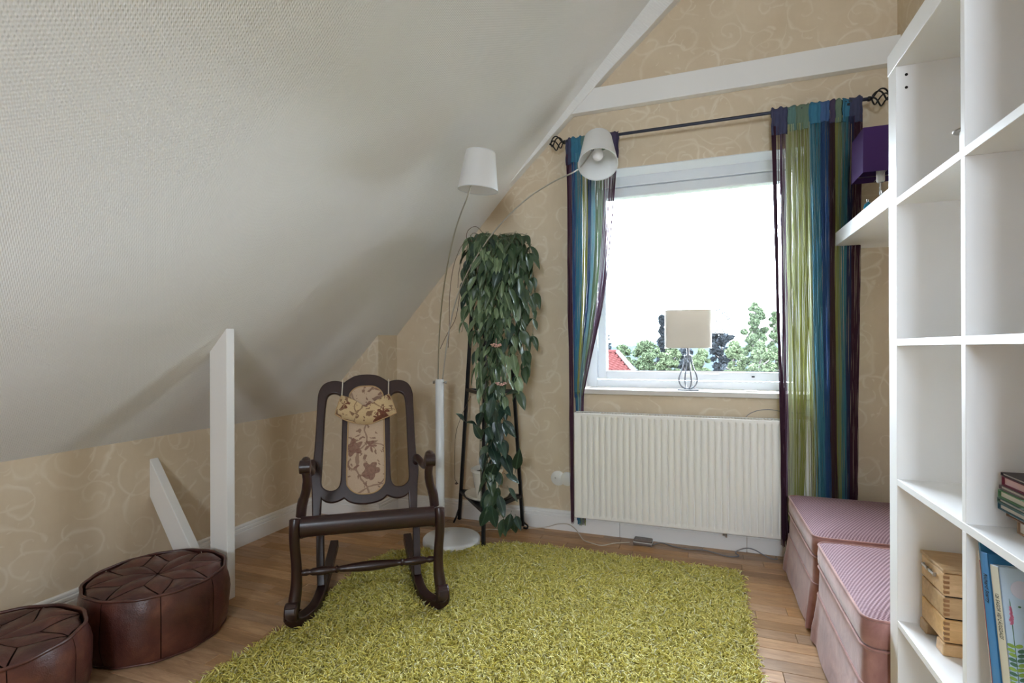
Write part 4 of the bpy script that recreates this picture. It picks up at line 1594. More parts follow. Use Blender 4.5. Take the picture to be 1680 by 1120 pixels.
zst = .7515 + DV
stack = [('tan', .026, .030, -.030, 'tan book at the bottom of the flat stack of books'), ('brownbook', .010, .012, -.014, 'thin brown book second from the bottom of the flat stack'),
         ('tealbook', .012, -.004, .004, 'dark teal book under the green ones in the flat stack'), ('pine', .009, -.006, .006, 'thin pine green book between teal and mid green books'),
         ('green', .014, -.005, .008, 'mid green book in the middle of the flat stack'), ('greymauve', .007, .000, .002, 'thin grey book under the maroon book in the flat stack'),
         ('maroon', .017, .004, -.008, 'maroon covered book with pink pages near the top of the stack'), ('charcoal', .006, .002, -.008, 'charcoal book lying on top of the flat stack')]
z = zst
for mt, T, dx_, dy_, lab in stack:
    # lying flat: spine looks toward the far end (+y)
    L, W = .20, .15
    M4 = Matrix.Translation((.512 + dx_ * .6, 1.180 - abs(dy_) * .6, z + T / 2 + .0004)) @ Matrix(((0, 0, 1, 0), (-1, 0, 0, 0), (0, -1, 0, 0), (0, 0, 0, 1)))
    book(lab, 'bk_' + mt, L, W, T, M4, 'bk_pinkpaper' if mt == 'maroon' else 'bk_paper', 'books lying flat in the bookcase')
    z += T + .0004
tb_ = thing('wooden_tray', 'tan wooden tray edge above the stack of books', 'tray', (.62, 1.02, z))
bev(MB().box(-.045, .08, -.14, .065, .018, .024).box(-.045, -.039, -.14, .065, .024, .036).box(-.045, .08, .059, .065, .024, .036).obj('tray_body', M['beech'], tb_), .002)
for x_ in (-.03, .06):
    MB().box(x_, x_ + .01, -.13, .05, 0, .018).obj('runner', M['beech'], tb_)

# leaning books below
for k_, c_ in {'sky': srgb(60, 142, 200), 'blue2': srgb(54, 128, 186), 'paleblue': srgb(186, 206, 224), 'cream': srgb(206, 200, 182), 'magwhite': srgb(228, 226, 224), 'magred': srgb(196, 96, 88)}.items():
    M['bk_' + k_] = plain('cover_' + k_, c_, .3, vary=.03)
M['ink'] = plain('black_print', srgb(24, 24, 26), .5)
M['printpink'] = plain('pink_print', srgb(214, 120, 150), .5, vary=.15, scale=90)
M['printgreen'] = plain('green_print', srgb(140, 170, 70), .5, vary=.25, scale=60)
M['printdgreen'] = plain('dark_green_print', srgb(70, 110, 80), .5, vary=.25, scale=60)
M['printlilac'] = plain('pale_lilac_print', srgb(206, 204, 218), .5)
M['printteal'] = plain('teal_print', srgb(40, 120, 100), .5, vary=.3, scale=80)
lean = R(12.0)
LZ = .3975 + DV


def leanM(x, ybot):
    return Matrix.Translation((x, ybot, LZ + .001)) @ Matrix.Rotation(-lean, 4, 'X')


def lbook(label, mat, L, W, T, x, ypos, group='picture books leaning in the bookcase'):
    return book(label, mat, L, W, T, leanM(x, ypos - T / 2 / math.cos(lean)), group=group)


yq = Y2n - .0705
lbook('thin white magazine leaning against the bookcase divider', 'bk_magwhite', .315, .21, .004, .484, yq)
yq -= .0043
lbook('thin red and white magazine between white magazine and blue books', 'bk_magred', .300, .21, .0025, .483, yq)
yq -= .0028
lbook('slim white magazine touching the tall blue picture book', 'bk_magwhite', .311, .21, .003, .484, yq)
yq -= .0033
lbook('tall plain blue picture book rising behind the other picture books', 'bk_sky', .333, .24, .007, .482, yq)
yq -= .0074
b2 = lbook('thick blue picture book with black lettering on its spine', 'bk_blue2', .322, .23, .027, .480, yq)
yq -= .0277
b3 = lbook('pale blue meadow bedtime story book with cream spine', 'bk_paleblue', .311, .22, .028, .482, yq)


def spine_text(par, txt, size, zc, yoff=0.0, sx=.34):
    t_ = text_obj('spine_title', txt, size, M['ink'], par, .0002, .15)
    # reads downwards, facing -x
    t_.matrix_local = Matrix.Translation((-.0006, yoff, zc)) @ Matrix(((0, 0, -1, 0), (0, -1, 0, 0), (-1, 0, 0, 0), (0, 0, 0, 1))) @ Matrix.Diagonal((sx, 1, 1, 1))
    return t_


MB().box(-.0005, .0002, -.0125, .0125, .001, .310).obj('spine_paper', M['bk_cream'], b3, label='cream paper spine')
spine_text(b3, '126 SAGOR VID LÄGGDAGS', .0170, .230)
spine_text(b2, 'Richard Scarry', .0165, .262, .001, .5)
MB().box(-.0006, .0002, -.0125, .0125, .004, .080).obj('spine_picture', M['printteal'], b2)
# meadow picture printed on the cover that faces the viewer (local -y)
def disc(cx_, cz_, rx, rz, n=20, rot=0.0):
    return [(cx_ + rx * math.cos(2 * PI * i / n) * math.cos(rot) - rz * math.sin(2 * PI * i / n) * math.sin(rot), cz_ + rx * math.cos(2 * PI * i / n) * math.sin(rot) + rz * math.sin(2 * PI * i / n) * math.cos(rot)) for i in range(n)]
yf = -.028 / 2
pr_ = MB().prism(disc(.0275, .277, .0145, .0145), yf - .0004, yf)
pr_.obj('cover_moon', M['printlilac'], b3)
rr = random.Random(3)
pk, gr_, dg_ = MB(), MB(), MB()
for i in range(26):
    t_ = i / 25
    pk.prism(disc(.0102 + rr.uniform(-.0026, .0026) * (1.1 - t_), .222 + t_ * .026, .0016, .0018, 8), yf - .0005, yf)
for i in range(18):
    t_ = i / 17
    pk.prism(disc(.036 + rr.uniform(-.0026, .0026) * (1.1 - t_), .205 + t_ * .026, .0016, .0018, 8), yf - .0005, yf)
dg_.prism([(.0100, .02), (.0108, .02), (.0108, .255), (.0096, .262)], yf - .0003, yf)
dg_.prism(disc(.0225, .250, .0022, .0016, 8), yf - .0004, yf)
for i in range(46):
    s_ = -1 if i % 2 else 1
    zc = .030 + (i // 2) * .0072
    (gr_ if rr.random() < .6 else dg_).prism(disc(.0106 + s_ * rr.uniform(.004, .008), zc, .0055, .0028, 10, s_ * .35), yf - .0004 - i * .00001, yf)
for i in range(60):
    (gr_ if rr.random() < .6 else dg_).prism(disc(rr.uniform(.016, .21), rr.uniform(.006, .17), rr.uniform(.004, .009), .0032, 10, rr.uniform(-.8, .8)), yf - .0003 - i * .00001, yf)
pk.obj('cover_flower', M['printpink'], b3, kind='stuff')
gr_.obj('cover_leaves', M['printgreen'], b3, kind='stuff')
dg_.obj('cover_stalks', M['printdgreen'], b3, kind='stuff')

# spool in the top cell
spz = 1.4530 + DV
spl_o = thing('ribbon_spool', 'white reel with grey flanges in the top cell of the bookcase', 'spool', (.4985, 1.25, spz))
b = MB().lathe([(0, .003), (.0135, .003), (.0135, .050), (0, .050)], 24)
auto_smooth(b.obj('core', M['plastic'], spl_o), 40)
for z0 in (0, .050):
    b = MB().lathe([(0, z0), (.024, z0), (.025, z0 + .0015), (.024, z0 + .003), (0, z0 + .003)], 28)
    auto_smooth(b.obj('flange', M['steel'], spl_o), 40)

# ================================================================== WALL SHELF WITH PURPLE LAMP
ws = MB().box(.640, RX + .001, 1.600, GY - .001, 1.597, 1.663).obj('wall_shelf', M['shelfwhite'])
bev(ws, .002)
setp(ws, 'thick white floating shelf between bookcase and gable wall', 'shelf')
SZ = 1.663
pl = thing('table_lamp', 'table lamp with square violet shade on the white wall shelf', 'lamp', (.748, 2.650, SZ))
b = MB()
hb, ht, hh = .088, .085, .190
z0 = .176
for sg in (-1, 1):
    pass
corners = lambda h_, z_: [(-h_, -h_, z_), (h_, -h_, z_), (h_, h_, z_), (-h_, h_, z_)]
t2 = .002
vs = corners(hb, z0) + corners(ht, z0 + hh) + corners(ht - t2, z0 + hh) + corners(hb - t2, z0)
fs = []
for j in range(4):
    for i in range(4):
        fs.append((j * 4 + i, j * 4 + (i + 1) % 4, ((j + 1) % 4) * 4 + (i + 1) % 4, ((j + 1) % 4) * 4 + i))
shd = b.add(vs, fs).obj('shade', M['purple'], pl)
b = MB()
q = hb - .004
b.box(-q, q, -.001, .001, z0 + .002, z0 + .004).box(-.001, .001, -q, q, z0 + .002, z0 + .004)
b.obj('shade_wire', M['steel'], shd)
b = MB().lathe([(.012, .150), (.016, .156), (.016, .215), (.010, .222), (0, .222)], 20)
auto_smooth(b.obj('lamp_holder', M['plastic'], pl), 40)
b = MB().lathe([(.013, .222), (.024, .25), (.027, .275), (.018, .30), (0, .308)], 20)
auto_smooth(b.obj('bulb', M['bulb'], pl), 60)
auto_smooth(MB().lathe([(.0045, .028), (.0045, .155)], 12).obj('stem', M['chrome'], pl), 40)
b = MB().lathe([(0, 0), (.05, 0), (.055, .006), (.054, .02), (.04, .028), (.006, .032), (0, .032)], 8)
b.obj('base', M['turq'], pl, label='faceted turquoise glass base')
for x_, y_, s_, h_, lab, mt in ((.664, 2.512, .016, .040, 'turquoise glass trinket at the front edge of the wall shelf', 'turq'), (.690, 2.420, .018, .046, 'pale blue glass trinket on the wall shelf nearer the bookcase', 'turq2')):
    if mt == 'turq2' and 'turq2' not in M: M['turq2'] = plain('pale_turquoise_glass', srgb(110, 184, 206), .1, vary=.2, scale=50)
    o = thing('glass_trinket', lab, 'ornament', (x_, y_, SZ), .5, None)
    g = MB().lathe([(0, 0), (s_ * .7, 0), (s_, h_ * .35), (s_ * .75, h_ * .72), (0, h_)], 6).obj('faceted_body', M[mt], o)
    MB().tube([(s_ * .2, 0, h_ * .9), (s_ * .3, 0, h_ * 1.15), (-s_ * .3, 0, h_ * 1.15), (-s_ * .2, 0, h_ * .9)], .0016, 6).obj('hanger', M['chrome'], o)
fc = thing('photo_frame', 'small dark violet frame with white edge on the wall shelf', 'frame', (.700, 2.275, SZ), 1.15)
bev(MB().box(-.05, .05, -.005, .005, 0, .075).obj('frame_body', M['navy'], fc), .002)
MB().box(-.0535, -.050, -.006, .006, 0, .076).obj('frame_edge', M['plastic'], fc)

# ================================================================== SILL LAMP AND SMALL THINGS ON THE SILL
SIL = .8585
slp = thing('table_lamp', 'table lamp with cream drum shade and pear shaped wire base on the window sill', 'lamp', (-.053, 3.105, SIL))
bev(MB().box(-.056, .056, -.04, .04, 0, .007).obj('base', M['wire'], slp), .002)
pear = [(.0, .008), (.018, .010), (.042, .028), (.052, .058), (.046, .090), (.031, .125), (.022, .158), (.018, .188), (.017, .193)]
for a in (R(20), R(110)):
    for sg in (-1, 1):
        pts = [(sg * r_ * math.cos(a), sg * r_ * math.sin(a), z) for r_, z in spl(pear, 5)]
        b = MB().tube(pts, .0040, 8)
        auto_smooth(b.obj('wire_loop', M['wire'], slp), 50)
auto_smooth(MB().lathe([(0, .190), (.020, .190), (.021, .196), (.019, .200), (0, .200)], 20).obj('collar', M['wire'], slp), 40)
auto_smooth(MB().lathe([(.0065, .198), (.0065, .26), (.012, .262), (.012, .31), (0, .312)], 14).obj('stem', M['wire'], slp), 40)
b = MB()
sh_o = [(.126 * math.copysign(abs(math.cos(a)) ** .35, math.cos(a)), .062 * math.copysign(abs(math.sin(a)) ** .55, math.sin(a))) for a in [2 * PI * i / 48 for i in range(48)]]
vs = [(x, y_, .240) for x, y_ in sh_o] + [(x, y_, .454) for x, y_ in sh_o] + [(x * .985, y_ * .97, .454) for x, y_ in sh_o] + [(x * .985, y_ * .97, .240) for x, y_ in sh_o]
fs = []
for j in range(4):
    for i in range(48): fs.append((j * 48 + i, j * 48 + (i + 1) % 48, ((j + 1) % 4) * 48 + (i + 1) % 48, ((j + 1) % 4) * 48 + i))
shl = auto_smooth(b.add(vs, fs).obj('shade', M['shadecream'], slp), 40)
for z in (.2395, .4535):
    b = MB().tube([(x * 1.003, y_ * 1.003, z) for x, y_ in sh_o + sh_o[:1]], .0018, 4, cap=False)
    b.obj('shade_rim', M['steel'], shl)
b = MB().tube([(-.11, 0, .30), (.11, 0, .30)], .0016, 6).tube([(0, -.055, .30), (0, .055, .30)], .0016, 6)
b.obj('shade_carrier', M['steel'], slp)
auto_smooth(MB().lathe([(.011, .31), (.022, .34), (.026, .37), (.018, .40), (0, .408)], 18).obj('bulb', M['bulb'], slp), 60)
pts = spl([(.0, .0, .20), (.012, .004, .14), (.020, .010, .07), (.030, .03, .02), (.055, .032, .004), (.12, .0, .003), (.20, -.02, .003), (.27, -.024, .003), (.33, -.01, .003)], 6)
MB().tube(pts, .0022, 6).obj('lamp_cord', M['plastic'], slp, smooth=True)
sbx = thing('sill_remote', 'small white flat box on the window sill near the string curtain', 'box', (.270, 3.062, SIL))
bev(MB().box(-.030, .030, -.012, .012, 0, .010).obj('case', M['plastic'], sbx), .003)
MB().box(-.022, -.010, -.007, .007, .010, .0115).obj('button', M['plastic'], sbx)

# ================================================================== CABLES ON THE FLOOR
def cable(name, pts, label, mat, rad=.0028):
    o = MB().tube(spl([tuple(p) for p in pts], 6), rad, 7).obj(name, M[mat], None, smooth=True)
    return setp(o, label, 'cable')


fz = .0032
c1 = [atZ(838, 868, fz), atZ(850, 866, fz), atZ(868, 866, fz), (-.872, 3.026, .012), (-.80, 3.020, .040), (-.735, 3.015, .048), (-.69, 3.006, .030), (-.655, 2.985, fz), atZ(958, 886, fz), atZ(972, 891, fz), atZ(988, 894.5, fz), atZ(1006, 891, fz), atZ(1022, 890, fz), atZ(1033, 889.5, fz)]
cable('power_cord', c1, 'thin pale cord curving over the floor from plant stand to cable box', 'cable')
jb = thing('cable_box', 'small smoked plastic cable box on the floor below the radiator', 'cable box', (-.291, 2.966, 0), -.05)
bev(MB().box(-.052, .052, -.026, .026, .0005, .016).obj('shell', M['clearplastic'], jb), .004)
bev(MB().box(-.050, .050, -.025, .025, .0175, .034).obj('shell', M['clearplastic'], jb), .006, 3)
MB().box(-.0515, .0515, -.0255, .0255, .0155, .018).obj('seam', M['plastic'], jb)
c2 = [(-.237, 2.962, .008), atZ(1085, 890, fz), atZ(1105, 896, fz), atZ(1130, 900.5, fz), atZ(1155, 902, fz), atZ(1172, 906.5, fz), atZ(1195, 912.5, fz), atZ(1212, 912, fz), (.185, 2.992, .010), (.232, 3.005, .030), (.275, 3.004, .030), (.33, 2.985, .010), (.365, 2.975, fz), (.385, 2.985, fz)]
cable('power_cord', c2, 'translucent cord snaking along the floor from cable box to ottoman', 'cablegrey')
c3 = [(PX + .02, PY + .06, .050), (PX + .045, PY + .10, .03), (PX + .075, PY + .155, fz), (PX + .13, PY + .20, fz), (-1.20, 2.895, fz), (-1.13, 2.92, fz)]
cable('lamp_cord', c3, 'pale cord running back from the floor lamp base to the plant stand', 'cable', .0025)
c4 = [(.235, 3.049, .712), (.26, 3.049, .742), (.31, 3.049, .764), (.37, 3.049, .768), (.43, 3.049, .758), (.50, 3.046, .756), (.525, 3.040, .760)]
cable('sensor_cord', c4, 'thin grey cord arching on the wall behind the radiator top', 'cablegrey', .0018)

# ================================================================== PLANT STAND AND HOYA
ps = thing('plant_stand', 'tall black iron tripod plant stand in front of the gable wall', 'plant stand', (0, 0, 0))
feet = [Vector((-1.108, 2.604, 0)), Vector((-1.428, 2.966, 0)), Vector((-1.008, 2.985, 0))]
tops = [Vector((-1.128, 2.690, 1.56)), Vector((-1.272, 2.860, 1.56)), Vector((-1.066, 2.870, 1.56))]
for f, t_ in zip(feet, tops):
    b = MB().tube([f + (t_ - f) * .012, t_], .0095, 4, rect=True, up=(0, 1, 0))
    bev(b.obj('leg', M['blackmetal'], ps), .0015)
# little feet: bent loop right, splayed toe left
MB().tube(spl([feet[2] + Vector((.0, -.002, .075)), feet[2] + Vector((.006, 0, .04)), feet[2] + Vector((.030, -.002, .022)), feet[2] + Vector((.026, -.004, .006)), feet[2] + Vector((.004, 0, .006))], 5), .006, 6).obj('foot_scroll', M['blackmetal'], ps, smooth=True)
MB().tube([feet[1] + Vector((.006, -.006, .10)), feet[1] + Vector((-.012, -.02, .035)), feet[1] + Vector((-.024, -.03, .004))], .006, 6).obj('foot_scroll', M['blackmetal'], ps, smooth=True)
at_h = lambda i, z: feet[i] + (tops[i] - feet[i]) * (z / 1.56)
for z in (.203, .845, 1.515):
    for i, j in ((0, 1), (1, 2), (2, 0)):
        b = MB().tube([at_h(i, z), at_h(j, z)], [(.010, .009)] * 2, 4, rect=True, up=(0, 0, 1))
        b.obj('crossbar', M['blackmetal'], ps)
cl_, ct = (feet[0] + feet[1] + feet[2]) / 3, (tops[0] + tops[1] + tops[2]) / 3
tri = lambda z, k: [tuple(((at_h(i, z) - (cl_ + (ct - cl_) * (z / 1.56))) * k + (cl_ + (ct - cl_) * (z / 1.56))).to_2d()) for i in range(3)]
for z in (.206, 1.517):
    MB().prism(tri(z, .97), z + .006, z + .0095, 'Z').obj('platform', M['blackmetal'], ps)


def leaf_mesh(name, mat, seed, wid=.30, fold=.25, droop=.25):
    """unit leaf: base at origin, tip at +y=1, normal +z"""
    r = random.Random(seed)
    nv, hw = 9, 2
    b = MB()
    vs = []
    for j in range(nv):
        t_ = j / (nv - 1)
        w_ = wid * (math.sin(PI * min(1, t_ ** .82)) ** .9) * (1 - .15 * t_) + .004
        for i in range(-hw, hw + 1):
            s_ = i / hw
            x = s_ * w_
            z = abs(s_) ** 1.2 * w_ * fold - droop * (t_ ** 2) + .012 * math.sin(t_ * 9 + seed + s_ * 2)
            vs.append((x, t_, z))
    n_ = 2 * hw + 1
    fs = [(j * n_ + i, j * n_ + i + 1, (j + 1) * n_ + i + 1, (j + 1) * n_ + i) for j in range(nv - 1) for i in range(n_ - 1)]
    b.add(vs, fs)
    b.tube([(0, -.14, .02), (0, -.05, .005), (0, .02, -.004)], .012, 4)
    return b.mesh(name, mat, True, fix=False)


LM = [leaf_mesh('leaf', M['leaf'], i, .175 + .018 * i, .35 + .15 * (i % 3), .12 + .08 * (i % 3)) for i in range(5)]
LD = [leaf_mesh('leaf', M['leafdark'], i + 7, .21 + .02 * i, .20 + .1 * (i % 3), .10 + .08 * (i % 3)) for i in range(4)]


def leaf_matrix(p, dirv, nrm, size):
    y_ = dirv.normalized()
    x_ = y_.cross(nrm)
    if x_.length < 1e-4: x_ = y_.orthogonal()
    x_.normalize()
    z_ = x_.cross(y_)
    return Matrix(((x_.x * size, y_.x * size, z_.x * size, p.x), (x_.y * size, y_.y * size, z_.y * size, p.y), (x_.z * size, y_.z * size, z_.z * size, p.z), (0, 0, 0, 1)))


hy = thing('hoya_plant', 'large trailing hoya with long leafy vines on top of the plant stand', 'plant', (0, 0, 0))
PC = Vector((ct.x, ct.y - .0, 1.528))
pot = auto_smooth(MB().lathe([(0, 0), (.072, 0), (.085, .10), (.098, .175), (.100, .182), (.093, .182), (.088, .165), (0, .16)], 32, Matrix.Translation(PC)).obj('pot', M['potgrey'], hy, label='pale grey pot hidden by leaves'), 50)
MB().lathe([(0, .160), (.0885, .160), (.07, .166), (0, .168)], 24, Matrix.Translation(PC)).obj('soil', M['soil'], hy)
vr = random.Random(21)
leaf_objs = 0
rest = MB()
camdir = lambda p: (CAMP - p).normalized()
vines = []
# (px at top, px at bottom, py bottom, Y depth) of each hanging vine
spec = [(768, 764, 470, 2.74), (772, 762, 545, 2.72), (776, 772, 500, 2.70), (782, 786, 600, 2.66), (788, 792, 650, 2.62), (792, 800, 560, 2.60), (798, 806, 700, 2.60), (804, 812, 780, 2.585), (806, 820, 640, 2.60),
        (812, 826, 730, 2.60), (816, 832, 560, 2.60), (822, 838, 620, 2.62), (828, 846, 580, 2.64), (834, 852, 640, 2.66), (840, 856, 560, 2.68), (846, 862, 610, 2.70), (850, 866, 530, 2.72), (856, 868, 600, 2.74), (862, 870, 500, 2.76), (866, 872, 560, 2.78),
        (818, 806, 835, 2.59), (810, 822, 850, 2.60), (800, 800, 820, 2.595), (826, 812, 690, 2.62), (792, 780, 560, 2.66), (838, 830, 520, 2.62), (786, 806, 470, 2.62), (854, 846, 500, 2.66), (780, 796, 620, 2.78), (845, 858, 560, 2.82), (830, 850, 600, 2.84), (870, 873, 480, 2.80)]
for (x0, x1, ye, Yd) in spec:
    ptop = PC + Vector((vr.uniform(-.05, .05), vr.uniform(-.05, .05), .175))
    over = atY(x0, vr.uniform(388, 405), Yd)
    over.z = min(over.z, ceil_z(over.x) - .05)
    mid = (ptop + over) / 2 + Vector((0, 0, .035))
    end = atY(x1, ye, Yd + vr.uniform(-.02, .02))
    pts = [tuple(ptop), tuple(mid), tuple(over)]
    nseg = max(2, int((over.z - end.z) / .16))
    for k in range(1, nseg + 1):
        p = over.lerp(end, k / nseg) + Vector((vr.uniform(-.016, .016), vr.uniform(-.02, .02), 0))
        pts.append(tuple(p))
    sm = [Vector(p) for p in spl(pts, 6)]
    vines.append(sm)
    MB().tube(sm, [(.0022 - .001 * i / len(sm),) * 2 for i in range(len(sm))], 5).obj('vine', M['stem'], hy, smooth=True)
cand = []
for vi, sm in enumerate(vines):
    acc = 0
    nxt = vr.uniform(.03, .09)
    for i in range(1, len(sm)):
        acc += (sm[i] - sm[i - 1]).length
        if acc >= nxt:
            nxt = acc + vr.uniform(.050, .088)
            tan_ = (sm[i] - sm[i - 1]).normalized()
            cand.append((sm[i], tan_, vi))
for (p, tan_, vi) in cand:
    a0 = vr.uniform(0, 2 * PI)
    for s_ in (0, 1):
        if vr.random() < .06: continue
        a = a0 + PI * s_ + vr.uniform(-.4, .4)
        out = Vector((math.cos(a), math.sin(a), 0))
        # keep leaves off the wall and the slope: turn those growing backwards to the front
        if out.y > .35: out.y *= -.6
        dr_ = (out * vr.uniform(.35, .9) + Vector((0, 0, -1)) * vr.uniform(.5, 1.1) + tan_ * .25)
        nr = (camdir(p) * .6 + out * .6 + Vector((0, 0, .75)) + Vector((vr.uniform(-.5, .5), vr.uniform(-.4, .4), vr.uniform(-.3, .3))))
        size = vr.uniform(.070, .118)
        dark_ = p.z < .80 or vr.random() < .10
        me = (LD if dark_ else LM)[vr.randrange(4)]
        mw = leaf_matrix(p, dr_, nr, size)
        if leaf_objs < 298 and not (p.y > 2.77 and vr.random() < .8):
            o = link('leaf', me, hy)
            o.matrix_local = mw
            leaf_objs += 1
        else:
            n0 = len(rest.v)
            rest.add([mw @ v.co for v in me.vertices], [tuple(f.vertices) for f in me.polygons])
if rest.v: rest.obj('leaves', M['leaf'], hy, smooth=True, kind='stuff', fix=False)
# curly bare runners on the left, and two flower clusters
for px_ in ([(800, 392), (782, 372), (768, 378), (766, 392), (778, 396), (792, 386)], [(792, 400), (764, 396), (746, 430), (738, 480), (737, 540), (735, 570)], [(788, 402), (762, 420), (753, 445), (751, 472)],
            [(756, 470), (748, 520), (735, 545), (722, 572)], [(772, 650), (754, 690), (747, 720), (746, 780), (749, 790)]):
    pts = [tuple(atY(x, y, 2.70)) for x, y in px_]
    MB().tube(spl(pts, 6), .0016, 5).obj('runner', M['brownstem'], hy, smooth=True)
for px_, py_ in ((814, 564), (822, 627)):
    c_ = atY(px_, py_, 2.56)
    b = MB()
    for k in range(16):
        a, e = k * 2.4, math.acos(1 - (k + .5) / 16)
        dv_ = Vector((math.sin(e) * math.cos(a), math.sin(e) * math.sin(a), -math.cos(e) * .6))
        q_ = c_ + dv_ * .026
        mm = Matrix.Translation(q_)
        b.lathe([(0, -.005), (.007, -.001), (.005, .003), (0, .005)], 5, mm)
    b.tube([c_ + Vector((0, 0, .03)), c_ + Vector((0, 0, .0))], .0015, 5)
    b.obj('flower_cluster', M['bloom'], hy, kind='stuff')
MB().lathe([(.001, 0), (.012, -.012), (.003, -.016)], 8, Matrix.Translation(atY(749, 790, 2.70))).obj('dry_bloom', M['brownstem'], hy)

# lower pot on the bottom shelf of the stand
cb_ = cl_ + (ct - cl_) * (.21 / 1.56)
lpz = .2165
lo = thing('potted_plant', 'white pot on a pale saucer with dark glossy leaves low on the plant stand', 'plant', (cb_.x + .005, cb_.y - .03, lpz))
auto_smooth(MB().lathe([(0, 0), (.085, 0), (.128, .022), (.132, .034), (.126, .034), (.08, .008), (0, .006)], 36).obj('saucer', M['pot'], lo), 50)
auto_smooth(MB().lathe([(0, .008), (.062, .008), (.072, .06), (.088, .158), (.096, .162), (.096, .178), (.089, .178), (.085, .150), (0, .148)], 32).obj('pot', M['pot'], lo), 50)
MB().lathe([(0, .150), (.0855, .150), (.06, .158), (0, .160)], 20).obj('soil', M['soil'], lo)
lr = random.Random(4)
LB_ = Vector(lo.location)
low_spec = [(800, 700, 806, 716), (812, 690, 822, 720), (796, 742, 790, 765), (826, 745, 838, 772), (812, 760, 800, 790), (834, 800, 848, 818), (806, 800, 796, 832), (818, 812, 826, 840), (800, 830, 792, 862), (806, 828, 812, 866),
            (838, 842, 832, 868), (846, 846, 852, 862), (842, 850, 844, 872), (830, 778, 846, 786), (846, 770, 852, 742), (790, 720, 780, 700), (784, 700, 772, 690), (820, 660, 834, 676), (810, 650, 800, 690), (826, 690, 842, 710), (806, 730, 816, 758), (762, 690, 754, 680), (790, 676, 784, 690), (820, 722, 828, 745),
            (812, 640, 804, 664), (828, 650, 842, 640), (808, 668, 812, 704), (818, 742, 812, 775)]
for x0, y0, x1, y1 in low_spec:
    p = atY(x0, y0, 2.56 + lr.uniform(-.02, .05))
    q_ = atY(x1, y1, 2.55 + lr.uniform(-.05, .05))
    dr_ = (q_ - p)
    nr = camdir(p) * .9 + Vector((lr.uniform(-.5, .5), lr.uniform(-.3, .3), .5 + lr.uniform(-.2, .4)))
    o = link('leaf', LD[lr.randrange(4)], lo)
    o.matrix_local = Matrix.Translation(-LB_) @ leaf_matrix(p, dr_, nr, max(.085, min(.135, dr_.length * 1.25)))
for k in range(6):
    pts = [(lr.uniform(-.03, .03), lr.uniform(-.03, .03), .15), (lr.uniform(-.02, .05), -.08, .24 + .05 * k), (.02 + lr.uniform(-.02, .03), -.13, .30 + .06 * k), (.03, -.16, .20 - .04 * k)]
    MB().tube(spl(pts, 6), .002, 5).obj('stalk', M['stem'], lo, smooth=True)

# ================================================================== OUTSIDE
GZ = -3.6
gm = plain('meadow_green', srgb(36, 42, 31), .9, spec=0.0, vary=.3, scale=.4)
g_ = MB().box(-160, 160, 4.2, 420, GZ - .5, GZ).obj('ground', gm)
struct(g_, 'green ground far below the window', 'ground')


def leaf_color(name, c1, c2):
    t = NT(name)
    at = t.n('ShaderNodeAttribute', attribute_name='shade')
    t.base(t.mix(at.outputs['Fac'], c1, c2)).p(1.0, spec=0.0)
    return t.m


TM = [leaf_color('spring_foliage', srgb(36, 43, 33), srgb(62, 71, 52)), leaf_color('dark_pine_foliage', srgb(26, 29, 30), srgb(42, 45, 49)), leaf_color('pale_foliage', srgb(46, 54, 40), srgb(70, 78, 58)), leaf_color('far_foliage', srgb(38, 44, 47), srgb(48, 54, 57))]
M['bark'] = plain('grey_bark', srgb(52, 47, 44), .9, vary=.3, scale=3)


